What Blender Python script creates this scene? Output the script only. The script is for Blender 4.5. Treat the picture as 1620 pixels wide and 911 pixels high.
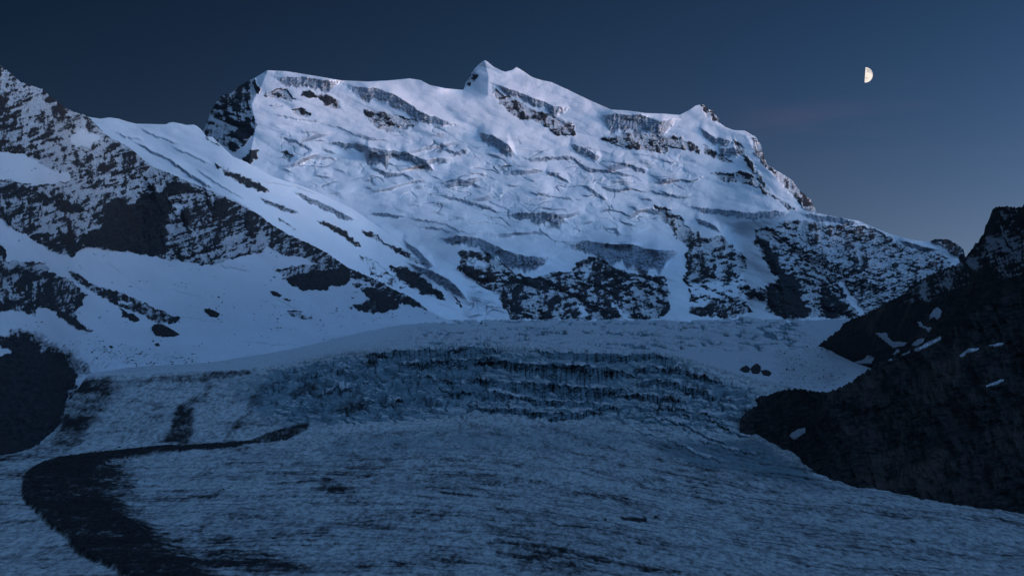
import bpy, math, random
import numpy as np

# ------------------------------------------------------------------ camera, sky, light, exposure
sc = bpy.context.scene
for o in list(bpy.data.objects):
    bpy.data.objects.remove(o)
F_PX = 2865.0                       # focal length in photo pixels (1620 wide)
PITCH = math.atan(339.5 / F_PX)
CAM = np.array([0.0, 0.0, 100.0])
cd = bpy.data.cameras.new('camera')
cam = bpy.data.objects.new('camera', cd)
sc.collection.objects.link(cam)
cam.location = CAM
cam.rotation_euler = (math.pi / 2 + PITCH, 0, 0)
cd.sensor_width = 36.0
cd.lens = F_PX / 1620.0 * 36.0
cd.clip_start = 1.0
cd.clip_end = 400000.0
sc.camera = cam

SUN_EL, SUN_AZ = math.radians(12), math.radians(116)     # azimuth clockwise from +Y (the view)
SKY_EAST, SKY_FALL, SKY_BASE = 3.0, -6.0, 0.32
SKY_TINT, SKY_TINT_LOW = (0.98, 0.93, 1.06), (1.62, 0.94, 0.88)
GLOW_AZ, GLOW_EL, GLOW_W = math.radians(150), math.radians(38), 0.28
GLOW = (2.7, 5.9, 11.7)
w = bpy.data.worlds.new('World')
sc.world = w
w.use_nodes = True
nt = w.node_tree
nt.nodes.clear()
wo = nt.nodes.new('ShaderNodeOutputWorld')
bg = nt.nodes.new('ShaderNodeBackground')
sky = nt.nodes.new('ShaderNodeTexSky')
sky.sky_type = 'NISHITA'
sky.sun_disc = False
sky.sun_elevation = math.radians(4)
sky.sun_rotation = SUN_AZ
sky.altitude = 2600
sky.air_density = 1.0
sky.dust_density = 0.6
sky.ozone_density = 3.0
bg.inputs['Strength'].default_value = 0.10
# dusk: the Nishita sky falls off towards the zenith and the east; the west behind the camera still glows
def _wn(t, **kw):
    x = nt.nodes.new(t)
    for a_, v_ in kw.items(): setattr(x, a_, v_)
    return x
def _wm(op, a_, b_=0.0, clamp=False):
    x = _wn('ShaderNodeMath', operation=op, use_clamp=clamp)
    for i_, v_ in enumerate((a_, b_)):
        if isinstance(v_, bpy.types.NodeSocket): nt.links.new(v_, x.inputs[i_])
        else: x.inputs[i_].default_value = v_
    return x.outputs[0]
_tc = _wn('ShaderNodeTexCoord')
_sx = _wn('ShaderNodeSeparateXYZ'); nt.links.new(_tc.outputs['Generated'], _sx.inputs[0])
_z = _wm('MINIMUM', _wm('MAXIMUM', _sx.outputs[2], 0.0), 0.40)
_e = _wm('ADD', _wm('ADD', _wm('MULTIPLY', _sx.outputs[0], SKY_EAST), _wm('MULTIPLY', _z, SKY_FALL)), SKY_BASE)
_f = _wm('POWER', 2.71828, _e)
_dim = _wn('ShaderNodeVectorMath', operation='SCALE')
nt.links.new(sky.outputs[0], _dim.inputs[0]); nt.links.new(_f, _dim.inputs['Scale'])
_tint = _wn('ShaderNodeVectorMath', operation='MULTIPLY'); nt.links.new(_dim.outputs[0], _tint.inputs[0]); 
_tl = _wn('ShaderNodeMapRange', interpolation_type='SMOOTHSTEP')
nt.links.new(_sx.outputs[2], _tl.inputs[0]); _tl.inputs[1].default_value = 0.10; _tl.inputs[2].default_value = 0.27
_tm = _wn('ShaderNodeMix', data_type='RGBA'); nt.links.new(_tl.outputs[0], _tm.inputs[0])
_tm.inputs[6].default_value = SKY_TINT_LOW + (1,); _tm.inputs[7].default_value = SKY_TINT + (1,)
nt.links.new(_tm.outputs[2], _tint.inputs[1])
# a thin veil of mauve cloud in the north-west
_cm = _wn('ShaderNodeMapping'); nt.links.new(_tc.outputs['Generated'], _cm.inputs[0]); _cm.inputs['Scale'].default_value = (7, 7, 60); _cm.inputs['Rotation'].default_value = (0, 0.10, 0)
_cn = _wn('ShaderNodeTexNoise'); nt.links.new(_cm.outputs[0], _cn.inputs['Vector']); _cn.inputs['Scale'].default_value = 1.0; _cn.inputs['Detail'].default_value = 3.0
_cr = _wn('ShaderNodeMapRange', interpolation_type='SMOOTHSTEP'); nt.links.new(_cn.outputs['Fac'], _cr.inputs[0]); _cr.inputs[1].default_value = 0.42; _cr.inputs[2].default_value = 0.7
_cx = _wn('ShaderNodeMapRange', interpolation_type='SMOOTHSTEP'); nt.links.new(_sx.outputs[0], _cx.inputs[0]); _cx.inputs[1].default_value = 0.10; _cx.inputs[2].default_value = 0.16
_cz = _wm('MULTIPLY', _wm('SUBTRACT', _sx.outputs[2], 0.205), 55.0)
_ca = _wm('MULTIPLY', _wm('MULTIPLY', _cr.outputs[0], _cx.outputs[0]), _wm('POWER', 2.71828, _wm('MULTIPLY', _wm('MULTIPLY', _cz, _cz), -1.0)))
_veil = _wn('ShaderNodeVectorMath', operation='SCALE'); _veil.inputs[0].default_value = (0.16, 0.06, 0.08); nt.links.new(_ca, _veil.inputs['Scale'])
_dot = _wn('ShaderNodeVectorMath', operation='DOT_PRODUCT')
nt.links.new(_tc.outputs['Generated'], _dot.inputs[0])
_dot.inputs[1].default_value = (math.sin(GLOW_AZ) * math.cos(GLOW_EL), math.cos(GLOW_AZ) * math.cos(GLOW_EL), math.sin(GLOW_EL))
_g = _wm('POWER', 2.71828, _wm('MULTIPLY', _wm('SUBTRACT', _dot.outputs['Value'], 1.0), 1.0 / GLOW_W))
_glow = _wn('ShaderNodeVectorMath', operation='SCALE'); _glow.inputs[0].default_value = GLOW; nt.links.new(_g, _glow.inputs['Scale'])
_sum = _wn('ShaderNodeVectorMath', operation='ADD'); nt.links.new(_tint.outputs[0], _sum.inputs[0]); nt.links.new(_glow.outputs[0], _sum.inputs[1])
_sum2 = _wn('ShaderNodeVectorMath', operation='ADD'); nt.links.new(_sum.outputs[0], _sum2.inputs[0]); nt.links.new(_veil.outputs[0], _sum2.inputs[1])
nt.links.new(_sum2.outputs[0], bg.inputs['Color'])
nt.links.new(bg.outputs[0], wo.inputs['Surface'])

sd = bpy.data.lights.new('sun', 'SUN')
sd.energy = 0.98
sd.angle = math.radians(17)
sd.color = (0.94, 0.94, 0.90)
sun = bpy.data.objects.new('sun', sd)
sc.collection.objects.link(sun)
from mathutils import Vector
ldir = Vector((math.sin(SUN_AZ) * math.cos(SUN_EL), math.cos(SUN_AZ) * math.cos(SUN_EL), math.sin(SUN_EL)))
sun.rotation_euler = ldir.to_track_quat('Z', 'Y').to_euler()

sc.view_settings.view_transform = 'Standard'
sc.view_settings.look = 'None'
sc.view_settings.exposure = 0.0
sc.view_settings.gamma = 1.0
sc.view_settings.use_curve_mapping = False

SHADE_RIDGE = [(2200, 5200, 700, 450), (2020, 4700, 1330, 540), (1860, 4100, 1560, 620), (1820, 3500, 1450, 740), (1980, 2800, 1480, 900), (2050, 2000, 1500, 950), (2100, 1200, 1350, 1000), (2100, 0, 900, 950), (2300, -2500, 800, 1200), (2400, -5000, 700, 1300)]
# ------------------------------------------------------------------ numpy helpers
f32 = np.float32
rng = np.random.default_rng(7)
_perm = rng.permutation(4096).astype(np.int32)
_gx = np.cos(np.linspace(0, 2 * np.pi, 4096, endpoint=False)).astype(f32)
_gy = np.sin(np.linspace(0, 2 * np.pi, 4096, endpoint=False)).astype(f32)

def _h(i, j, s):
    return _perm[(_perm[(i + s * 131) & 4095] + j) & 4095]

def gnoise(x, y, s=0):
    """2-D gradient noise, about -1..1"""
    x = np.asarray(x, f32); y = np.asarray(y, f32)
    xi = np.floor(x); yi = np.floor(y)
    fx = x - xi; fy = y - yi
    i = xi.astype(np.int32); j = yi.astype(np.int32)
    u = fx * fx * fx * (fx * (fx * 6 - 15) + 10)
    v = fy * fy * fy * (fy * (fy * 6 - 15) + 10)
    def g(ii, jj, dx, dy):
        h = _h(ii, jj, s)
        return _gx[h] * dx + _gy[h] * dy
    a = g(i, j, fx, fy); b = g(i + 1, j, fx - 1, fy)
    c = g(i, j + 1, fx, fy - 1); d = g(i + 1, j + 1, fx - 1, fy - 1)
    return ((a + (b - a) * u) * (1 - v) + (c + (d - c) * u) * v) * 1.5

def fbm(x, y, octs=4, s=0, gain=0.5, lac=2.03):
    t = 0; a = 1.0; n = 0
    for o in range(octs):
        t = t + a * gnoise(x, y, s + o); n += a
        a *= gain
        x, y = x * lac * 0.96 - y * lac * 0.28 + 3.1, x * lac * 0.28 + y * lac * 0.96 + 7.7
    return t / n

def ridged(x, y, octs=4, s=0, gain=0.5):
    t = 0; a = 1.0; n = 0
    for o in range(octs):
        r = 1 - np.abs(gnoise(x, y, s + o)) * 1.6
        t = t + a * r; n += a
        a *= gain
        x, y = x * 1.95 - y * 0.57 + 5.3, x * 0.57 + y * 1.95 + 2.9
    return t / n

def cells(x, y, s=0):
    """cellular noise: (nearest distance, edge gap, cell value)"""
    x = np.asarray(x, f32); y = np.asarray(y, f32)
    i = np.floor(x).astype(np.int32); j = np.floor(y).astype(np.int32)
    d1 = np.full(x.shape, 9, f32); d2 = np.full(x.shape, 9, f32); val = np.zeros(x.shape, f32)
    for di in (-1, 0, 1):
        for dj in (-1, 0, 1):
            h = _h(i + di, j + dj, s)
            cx = i + di + (h & 63) / 63.0; cy = j + dj + ((h >> 6) & 63) / 63.0
            d = np.sqrt((x - cx) ** 2 + (y - cy) ** 2).astype(f32)
            near = d < d1
            d2 = np.where(near, d1, np.minimum(d2, d))
            val = np.where(near, ((h * 7919) & 4095) / 4095.0, val)
            d1 = np.where(near, d, d1)
    return d1, d2 - d1, val

def sstep(a, b, x):
    t = np.clip((x - a) / (b - a), 0, 1)
    return t * t * (3 - 2 * t)

# canvases: maps over the view sphere, used to place rock, ice and rubble on the terrain
CX0, CY0, CW, CH = -320, 40, 2280, 1160

def canvas():
    return np.zeros((CH, CW), f32)

def inpoly(pts, X, Y):
    inside = np.zeros(X.shape, bool)
    n = len(pts)
    for a in range(n):
        x1, y1 = pts[a]; x2, y2 = pts[(a + 1) % n]
        if y1 == y2: continue
        c = ((Y < y1) != (Y < y2)) & (X < (x2 - x1) * (Y - y1) / (y2 - y1) + x1)
        inside ^= c
    return inside

def blur(a, r):
    if r <= 0: return a
    k = int(r * 3) + 1
    t = np.arange(-k, k + 1)
    g = np.exp(-t * t / (2.0 * r * r)); g /= g.sum()
    out = np.zeros_like(a)
    p = np.pad(a, ((0, 0), (k, k)), mode='edge')
    for n_, wgt in enumerate(g): out += wgt * p[:, n_:n_ + a.shape[1]]
    p = np.pad(out, ((k, k), (0, 0)), mode='edge'); out2 = np.zeros_like(a)
    for n_, wgt in enumerate(g): out2 += wgt * p[n_:n_ + a.shape[0], :]
    return out2

def paint(c, pts, v, soft=1.6, mode='set'):
    pts = np.array(pts, float)
    m = int(soft * 3 + 3)
    x0 = max(int(pts[:, 0].min()) - CX0 - m, 0); x1 = min(int(pts[:, 0].max()) - CX0 + m + 2, CW)
    y0 = max(int(pts[:, 1].min()) - CY0 - m, 0); y1 = min(int(pts[:, 1].max()) - CY0 + m + 2, CH)
    if x1 <= x0 or y1 <= y0: return
    X, Y = np.meshgrid(np.arange(x0, x1) + CX0, np.arange(y0, y1) + CY0)
    k = inpoly(pts, X, Y).astype(f32)
    if soft > 0: k = blur(k, soft)
    s = c[y0:y1, x0:x1]
    if mode == 'set': s[:] = s * (1 - k) + v * k
    elif mode == 'max': s[:] = np.maximum(s, v * k)
    else: s[:] = s + v * k

def sample(c, x, y):
    x = np.clip(x - CX0, 30, CW - 30.0); y = np.clip(y - CY0, 0, CH - 1.01)
    i = x.astype(np.int32); j = y.astype(np.int32)
    fx = (x - i).astype(f32); fy = (y - j).astype(f32)
    return (c[j, i] * (1 - fx) + c[j, i + 1] * fx) * (1 - fy) + (c[j + 1, i] * (1 - fx) + c[j + 1, i + 1] * fx) * fy

def curve(pts):
    p = np.array(pts, float)
    return lambda x: np.interp(x, p[:, 0], p[:, 1])

def smooth1(v, r):
    k = int(r * 3) + 1
    t = np.arange(-k, k + 1); g = np.exp(-t * t / (2.0 * r * r)); g /= g.sum()
    return np.convolve(np.pad(v, k, mode='edge'), g, mode='valid')

CP, SP = math.cos(PITCH), math.sin(PITCH)

def unproject(px, py, D):
    """point seen at photo pixel (px,py) at a distance D along the ground"""
    a = (px - 810.0) / F_PX; b = (455.5 - py) / F_PX
    dy = CP - SP * b; dz = SP + CP * b
    k = D / dy
    return a * k, D + 0 * px, dz * k + CAM[2]

# ------------------------------------------------------------------ ground distances
yE = curve([(-400, 604), (-100, 600), (100, 592), (300, 588), (450, 577), (600, 556), (700, 549), (760, 546), (880, 553), (1030, 558), (1120, 580), (1200, 605), (1300, 620), (1700, 640), (2000, 650)])
yF = curve([(-400, 730), (-100, 722), (100, 705), (300, 708), (450, 695), (600, 682), (700, 672), (900, 672), (1000, 676), (1100, 700), (1200, 725), (1300, 750), (1700, 800), (2000, 820)])
_ty = [600, 640, 680, 720, 760, 800, 850, 911, 1000, 1200, 1600]
_td = [3230, 3020, 2800, 2550, 2290, 2050, 1780, 1500, 1180, 760, 420]
_xs = np.arange(-420, 2040, 5.0)
_yE = smooth1(yE(_xs), 6); _yF = smooth1(yF(_xs), 8)

def D_ground(px, py):
    e = np.interp(px, _xs, _yE); f = np.interp(px, _xs, _yF)
    dF = np.interp(f, _ty, _td)
    dE = dF + 4.5 * (f - e)
    tong = np.interp(py, _ty, _td)
    fall = dF + 4.5 * (f - py)
    rate = (5000 - dE) / (e - 505)
    plat = dE + rate * (e - py)
    # rounded lip
    d = np.where(py >= f, tong, np.where(py >= e, fall, plat))
    return d

def cliffs(px, py, lines, kmet, seed, jit=1.2, ramp=2.4, flute=0.2, crack=0.16, blocky=0.5, want_ledge=False):
    ledge = np.zeros(px.shape, f32); crk = np.zeros(px.shape, f32)
    """ice cliffs: each line is (points, height px).  returns depth change (m) and ice mask"""
    dD = np.zeros(px.shape, f32); ice = np.zeros(px.shape, f32)
    for n, (pts, h) in enumerate(lines):
        p = np.array(pts, float)
        xa, xb = p[0, 0], p[-1, 0]
        hmax = h if np.isscalar(h) else max(h)
        sel = (px > xa - 2) & (px < xb + 2)
        yl0 = np.interp(px, p[:, 0], p[:, 1])
        sel &= (py > yl0 - hmax * ramp * 2 - 8) & (py < yl0 + hmax + 12)
        if not sel.any(): continue
        x = px[sel]; y = py[sel]
        yl = yl0[sel] + jit * (gnoise(x / 11.0, 0 * x + n * 3.7, seed) * 1.6 + gnoise(x / 4.0, 0 * x + n * 5.1, seed + 1) * 0.8 + gnoise(x / 38.0, 0 * x + n * 2.9, seed + 10) * 1.6)
        tp = sstep(0, 1, np.minimum((x - xa), (xb - x)) / max(9.0, 0.24 * (xb - xa)))
        hh = np.interp(x, p[:, 0], h) if not np.isscalar(h) else h + 0 * x
        hh = hh * tp * (1.0 + 0.25 * gnoise(x / 70.0, 0 * x + n * 9.1, seed + 2)) + 0.3
        yb = 1.0 + 0.35 * gnoise(x / 15.0, 0 * x + n * 9.1, seed + 5) + 0.2 * gnoise(x / 5.0, 0 * x + n * 4.1, seed + 6)
        dy = y - np.where(y < yl, yl0[sel], yl)
        dy = np.where((y >= yl0[sel]) & (y < yl), -0.01, dy)
        L = np.minimum(hh * ramp, 11 + hh * 0.55)
        up = -np.clip(1 + dy / L, 0, 1) ** 1.6
        dn = -np.clip(1 - dy / hh, 0, 1)
        fl = flute * gnoise(x / 3.2 + 0.2 * dy, dy / 14.0 + n, seed + 3) + flute * 0.8 * gnoise(x / 7.5, dy / 25.0 + n, seed + 4)
        ck = sstep(0.66, 0.86, ridged(x / 8.0, dy / 70.0 + n * 3.3, 2, seed + 8))
        _a, gp_, bv_ = cells(x / 6.5 + 0.15 * dy, dy / 5.0 + n * 7.7, seed + 9)
        fl = fl + blocky * ((bv_ - 0.5) * 0.8 + 0.5 * (1 - sstep(0.02, 0.2, gp_)))
        inside = sstep(-0.6, 0.8, dy) * (1 - sstep(0.75, 1.1, dy / (hh * yb)))
        s = np.where(dy < 0, up, dn) * kmet * hh + inside * (fl + crack * ck) * kmet * np.minimum(hh, 9)
        dD[sel] += (s * (0.75 + 0.35 * gnoise(x / 31.0, y / 17.0, seed + 7))).astype(f32)
        crk[sel] = np.maximum(crk[sel], inside * ck * tp)
        ledge[sel] = np.maximum(ledge[sel], sstep(-4.5, -1.0, dy) * (1 - sstep(-0.6, 0.6, dy)) * tp * sstep(-0.35, 0.25, gnoise(x / 13.0, 0 * x + n * 6.1, seed + 11)))
        ice[sel] = np.maximum(ice[sel], inside * tp * np.clip(hmax / 5.0, 0.5, 1))
    return (dD, ice, ledge, crk) if want_ledge else (dD, ice)

# ------------------------------------------------------------------ mesh building
coll = sc.collection

def new_object(name, me, mat, kind=None):
    o = bpy.data.objects.new(name, me)
    coll.objects.link(o)
    if mat: me.materials.append(mat)
    if kind: o['kind'] = kind
    return o

def grid_mesh(name, X, Y, Z, masks, mat, kind='structure'):
    nr, nc = X.shape
    co = np.empty((nr * nc, 3), f32)
    co[:, 0] = X.ravel(); co[:, 1] = Y.ravel(); co[:, 2] = Z.ravel()
    idx = np.arange(nr * nc, dtype=np.int32).reshape(nr, nc)
    q = np.stack([idx[:-1, :-1], idx[1:, :-1], idx[1:, 1:], idx[:-1, 1:]], -1).reshape(-1, 4)
    me = bpy.data.meshes.new(name)
    me.vertices.add(len(co)); me.vertices.foreach_set('co', co.ravel())
    me.loops.add(q.size); me.loops.foreach_set('vertex_index', q.ravel())
    me.polygons.add(len(q))
    me.polygons.foreach_set('loop_start', np.arange(0, q.size, 4, dtype=np.int32))
    me.polygons.foreach_set('loop_total', np.full(len(q), 4, np.int32))
    me.polygons.foreach_set('use_smooth', np.ones(len(q), bool))
    me.update(calc_edges=True)
    at = me.attributes.new('cover', 'FLOAT_COLOR', 'POINT')
    c = np.ones((nr * nc, 4), f32)
    for k, m in enumerate(masks): c[:, k] = m.ravel()
    at.data.foreach_set('color', c.ravel())
    return new_object(name, me, mat, kind)

def steepness(X, Y, Z):
    """1 - |normal z| of a grid"""
    ax, ay, az = np.gradient(X, axis=1), np.gradient(Y, axis=1), np.gradient(Z, axis=1)
    bx, by, bz = np.gradient(X, axis=0), np.gradient(Y, axis=0), np.gradient(Z, axis=0)
    nx = ay * bz - az * by; ny = az * bx - ax * bz; nz = ax * by - ay * bx
    l = np.sqrt(nx * nx + ny * ny + nz * nz) + 1e-9
    return np.abs(nz) / l

def backside(X, Y, Z, M, steps):
    """rows that carry the crest on down the far side"""
    xs, ys, zs = [X], [Y], [Z]
    ms = [[m] for m in M]
    base = smooth1(Z[0].astype(float), 12)
    for dd, dz in steps:
        xs.insert(0, (X[0] * (1 + dd / Y[0]))[None]); ys.insert(0, (Y[0] + dd)[None])
        k = min(1.0, dd / 400.0)
        zs.insert(0, (Z[0] * (1 - k) + base * k - dz)[None])
        for q in ms: q.insert(0, q[-1][0:1])
    return np.vstack(xs), np.vstack(ys), np.vstack(zs), [np.vstack(q) for q in ms]

# ------------------------------------------------------------------ materials
def nodes_of(name):
    m = bpy.data.materials.new(name)
    m.use_nodes = True
    t = m.node_tree
    for n in list(t.nodes):
        if n.type not in ('BSDF_PRINCIPLED', 'OUTPUT_MATERIAL'): t.nodes.remove(n)
    b = t.nodes['Principled BSDF']
    b.inputs['Roughness'].default_value = 0.85
    b.inputs['Specular IOR Level'].default_value = 0.15
    return m, t, b

class NB:
    def __init__(s, t): s.t = t; s.L = t.links.new
    def n(s, typ, **kw):
        x = s.t.nodes.new(typ)
        for k, v in kw.items(): setattr(x, k, v)
        return x
    def set(s, sock, v):
        if isinstance(v, bpy.types.NodeSocket): s.L(v, sock)
        else: sock.default_value = v
    def math(s, op, a, b=0.5, c=0.0, clamp=False):
        x = s.n('ShaderNodeMath', operation=op, use_clamp=clamp)
        s.set(x.inputs[0], a); s.set(x.inputs[1], b)
        if op in ('MULTIPLY_ADD', 'SMOOTH_MIN'): s.set(x.inputs[2], c)
        return x.outputs[0]
    def mix(s, f, a, b):
        x = s.n('ShaderNodeMix', data_type='RGBA')
        s.set(x.inputs[0], f)
        for sock, v in ((x.inputs[6], a), (x.inputs[7], b)):
            if isinstance(v, tuple): v = tuple(v) + (1.0,) if len(v) == 3 else v
            s.set(sock, v)
        return x.outputs[2]
    def noise(s, vec, scale, detail=4.0, rough=0.6, dist=0.0):
        x = s.n('ShaderNodeTexNoise')
        s.L(vec, x.inputs['Vector'])
        x.inputs['Scale'].default_value = scale; x.inputs['Detail'].default_value = detail
        x.inputs['Roughness'].default_value = rough; x.inputs['Distortion'].default_value = dist
        return x.outputs['Fac']
    def ramp(s, v, a, b, o0=0.0, o1=1.0):
        x = s.n('ShaderNodeMapRange', interpolation_type='SMOOTHSTEP')
        s.set(x.inputs[0], v)
        for k, q in zip((1, 2, 3, 4), (a, b, o0, o1)): x.inputs[k].default_value = q
        return x.outputs[0]
    def mapping(s, vec, scale, rot=(0, 0, 0)):
        x = s.n('ShaderNodeMapping')
        s.L(vec, x.inputs[0]); x.inputs['Scale'].default_value = scale; x.inputs['Rotation'].default_value = rot
        return x.outputs[0]

def terrain_material(name, snow, rock_a, rock_b, ice, unit, bump=1.0, rock_c=None):
    """snow over rock and blue ice, driven by the surveyed cover attribute plus fine noise.
       unit: size in metres of the finest patches"""
    m, t, b = nodes_of(name)
    k = NB(t)
    geo = k.n('ShaderNodeNewGeometry').outputs['Position']
    at = k.n('ShaderNodeAttribute', attribute_name='cover')
    sep = k.n('ShaderNodeSeparateColor'); k.L(at.outputs['Color'], sep.inputs[0])
    R, G, B = sep.outputs
    n1 = k.noise(geo, 1.0 / unit, 5, 0.65)
    n2 = k.noise(k.mapping(geo, (1, 1, 3.0), (0.2, 0.35, 0)), 0.25 / unit, 5, 0.7)
    rk = k.math('ADD', R, k.math('MULTIPLY', k.math('SUBTRACT', n1, 0.5), 0.9))
    rk = k.ramp(rk, 0.30, 0.70)
    n3 = k.noise(geo, 0.03 / unit, 6, 0.6)
    rc = k.mix(k.ramp(n2, 0.3, 0.7), rock_a, rock_b)
    if rock_c: rc = k.mix(k.ramp(n3, 0.5, 0.7), rc, rock_c)
    sc_ = k.mix(k.ramp(n3, 0.35, 0.7), tuple(v * 0.93 for v in snow), snow)
    ic = k.math('ADD', G, k.math('MULTIPLY', k.math('SUBTRACT', n2, 0.5), 0.35))
    col = k.mix(k.ramp(ic, 0.05, 0.95), sc_, k.mix(k.ramp(n2, 0.35, 0.65), tuple(v * 0.7 for v in ice), ice))
    col = k.mix(rk, col, rc)
    dt = k.ramp(k.math('ADD', B, k.math('MULTIPLY', k.math('SUBTRACT', n1, 0.5), 0.8)), 0.3, 0.7)
    col = k.mix(dt, col, tuple(v * 0.8 for v in rock_a))
    k.L(col, b.inputs['Base Color'])
    bp = k.n('ShaderNodeBump')
    h = k.math('ADD', k.math('MULTIPLY', n1, k.math('MULTIPLY_ADD', rk, 0.8, 0.2)), k.math('MULTIPLY', n2, k.math('MULTIPLY_ADD', rk, 1.6, 0.4)))
    k.L(h, bp.inputs['Height'])
    bp.inputs['Distance'].default_value = unit * 0.5 * bump
    bp.inputs['Strength'].default_value = 0.8
    k.L(bp.outputs[0], b.inputs['Normal'])
    return m

SNOW = (0.80, 0.83, 0.87)
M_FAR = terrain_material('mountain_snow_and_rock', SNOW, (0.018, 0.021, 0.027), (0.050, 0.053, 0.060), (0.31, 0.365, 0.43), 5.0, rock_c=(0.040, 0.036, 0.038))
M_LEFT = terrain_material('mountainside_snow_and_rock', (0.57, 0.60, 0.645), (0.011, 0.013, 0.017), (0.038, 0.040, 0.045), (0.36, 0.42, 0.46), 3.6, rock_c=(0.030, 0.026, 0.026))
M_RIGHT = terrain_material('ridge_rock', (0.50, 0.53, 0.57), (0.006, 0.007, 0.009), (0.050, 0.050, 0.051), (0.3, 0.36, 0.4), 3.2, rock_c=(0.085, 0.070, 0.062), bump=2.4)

def glacier_material():
    m, t, b = nodes_of('glacier_ice')
    k = NB(t)
    geo = k.n('ShaderNodeNewGeometry').outputs['Position']
    at = k.n('ShaderNodeAttribute', attribute_name='cover')
    sep = k.n('ShaderNodeSeparateColor'); k.L(at.outputs['Color'], sep.inputs[0])
    snowy, ice, dirt_dark = sep.outputs
    n1 = k.noise(k.mapping(geo, (1, 0.25, 1)), 0.25, 6, 0.7)
    n2 = k.noise(k.mapping(geo, (1, 0.35, 1), (0, 0, 0.25)), 0.05, 6, 0.7, 0.4)
    n4 = k.noise(geo, 0.012, 5, 0.6)
    n5 = k.noise(k.mapping(geo, (1, 0.30, 1), (0, 0, -0.25)), 0.15, 7, 0.78)
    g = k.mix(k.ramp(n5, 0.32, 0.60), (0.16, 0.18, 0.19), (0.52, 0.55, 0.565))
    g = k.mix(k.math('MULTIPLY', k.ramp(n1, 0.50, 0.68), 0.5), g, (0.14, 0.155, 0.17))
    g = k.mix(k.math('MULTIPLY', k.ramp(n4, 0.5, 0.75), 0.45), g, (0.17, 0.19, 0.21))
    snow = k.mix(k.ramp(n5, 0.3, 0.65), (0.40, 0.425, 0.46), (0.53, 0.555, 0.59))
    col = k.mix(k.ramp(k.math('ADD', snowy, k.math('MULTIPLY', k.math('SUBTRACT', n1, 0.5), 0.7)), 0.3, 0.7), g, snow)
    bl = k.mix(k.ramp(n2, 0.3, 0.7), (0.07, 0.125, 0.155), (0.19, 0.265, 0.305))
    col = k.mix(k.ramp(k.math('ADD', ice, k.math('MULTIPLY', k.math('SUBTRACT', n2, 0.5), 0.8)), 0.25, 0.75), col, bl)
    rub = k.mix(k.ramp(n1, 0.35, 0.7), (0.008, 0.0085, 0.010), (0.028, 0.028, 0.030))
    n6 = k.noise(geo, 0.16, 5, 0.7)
    col = k.mix(k.ramp(k.math('ADD', dirt_dark, k.math('MULTIPLY', k.math('SUBTRACT', n6, 0.5), 0.7)), 0.02, 1.0), col, rub)
    k.L(col, b.inputs['Base Color'])
    bp = k.n('ShaderNodeBump')
    k.L(k.math('ADD', n1, n2), bp.inputs['Height'])
    bp.inputs['Distance'].default_value = 1.2
    bp.inputs['Strength'].default_value = 0.8
    k.L(bp.outputs[0], b.inputs['Normal'])
    return m
M_ICE = glacier_material()

def rock_material():
    m, t, b = nodes_of('boulder_rock')
    k = NB(t)
    geo = k.n('ShaderNodeNewGeometry').outputs['Position']
    n = k.noise(geo, 0.8, 5, 0.65)
    k.L(k.mix(k.ramp(n, 0.35, 0.7), (0.018, 0.019, 0.022), (0.055, 0.052, 0.05)), b.inputs['Base Color'])
    bp = k.n('ShaderNodeBump'); k.L(n, bp.inputs['Height']); bp.inputs['Distance'].default_value = 0.4
    k.L(bp.outputs[0], b.inputs['Normal'])
    return m
M_BOULDER = rock_material()

def patch_snow():
    m, t, b = nodes_of('old_snow')
    k = NB(t)
    geo = k.n('ShaderNodeNewGeometry').outputs['Position']
    n = k.noise(geo, 0.15, 5, 0.65)
    k.L(k.mix(k.ramp(n, 0.3, 0.7), (0.34, 0.37, 0.41), (0.52, 0.55, 0.59)), b.inputs['Base Color'])
    return m
M_PATCH = patch_snow()

# ================================================================== THE BIG SNOW MOUNTAIN
TOP_A = [(300, 232), (321, 206), (327, 193), (334, 176), (341, 164), (348, 153), (365, 148), (374, 140), (385, 132), (393, 128), (402, 124), (412, 118), (423, 111.5), (453, 113), (502, 121), (540, 127.5), (581, 129.3), (621, 127), (647, 124.4), (665, 127), (680, 135), (705, 140), (733, 142.5),
         (737, 131), (742, 124), (746, 115.8), (752, 108), (757, 102.5), (762, 98.5), (766, 95.8), (770, 97), (781, 106), (793, 112), (799, 114), (810, 111), (817, 106.4), (825, 111), (841, 122), (856, 127), (872, 130), (902, 144), (931, 158), (966, 173.5),
         (990, 175), (1021, 179), (1051, 180), (1075, 182), (1090, 174.5), (1100, 167.5), (1106, 166), (1113, 166), (1120, 172), (1130, 178), (1136, 186), (1139, 194.5), (1147, 201), (1160, 206), (1177, 206.7), (1187, 212), (1197, 218), (1203, 228), (1208, 245), (1213, 260), (1226, 269), (1236, 274), (1253, 285),
         (1262, 298), (1272, 307), (1283, 317), (1289, 329), (1292, 337), (1311, 341), (1336, 345.6), (1358, 349), (1378, 358), (1408, 370), (1437, 378), (1462, 382), (1472, 381.5), (1480, 377.5), (1501, 379), (1515, 387), (1524, 394), (1527, 406), (1540, 424), (1600, 450), (1660, 470)]
rA = canvas()
P = lambda *a: [(a[i], a[i + 1]) for i in range(0, len(a), 2)]
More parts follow.
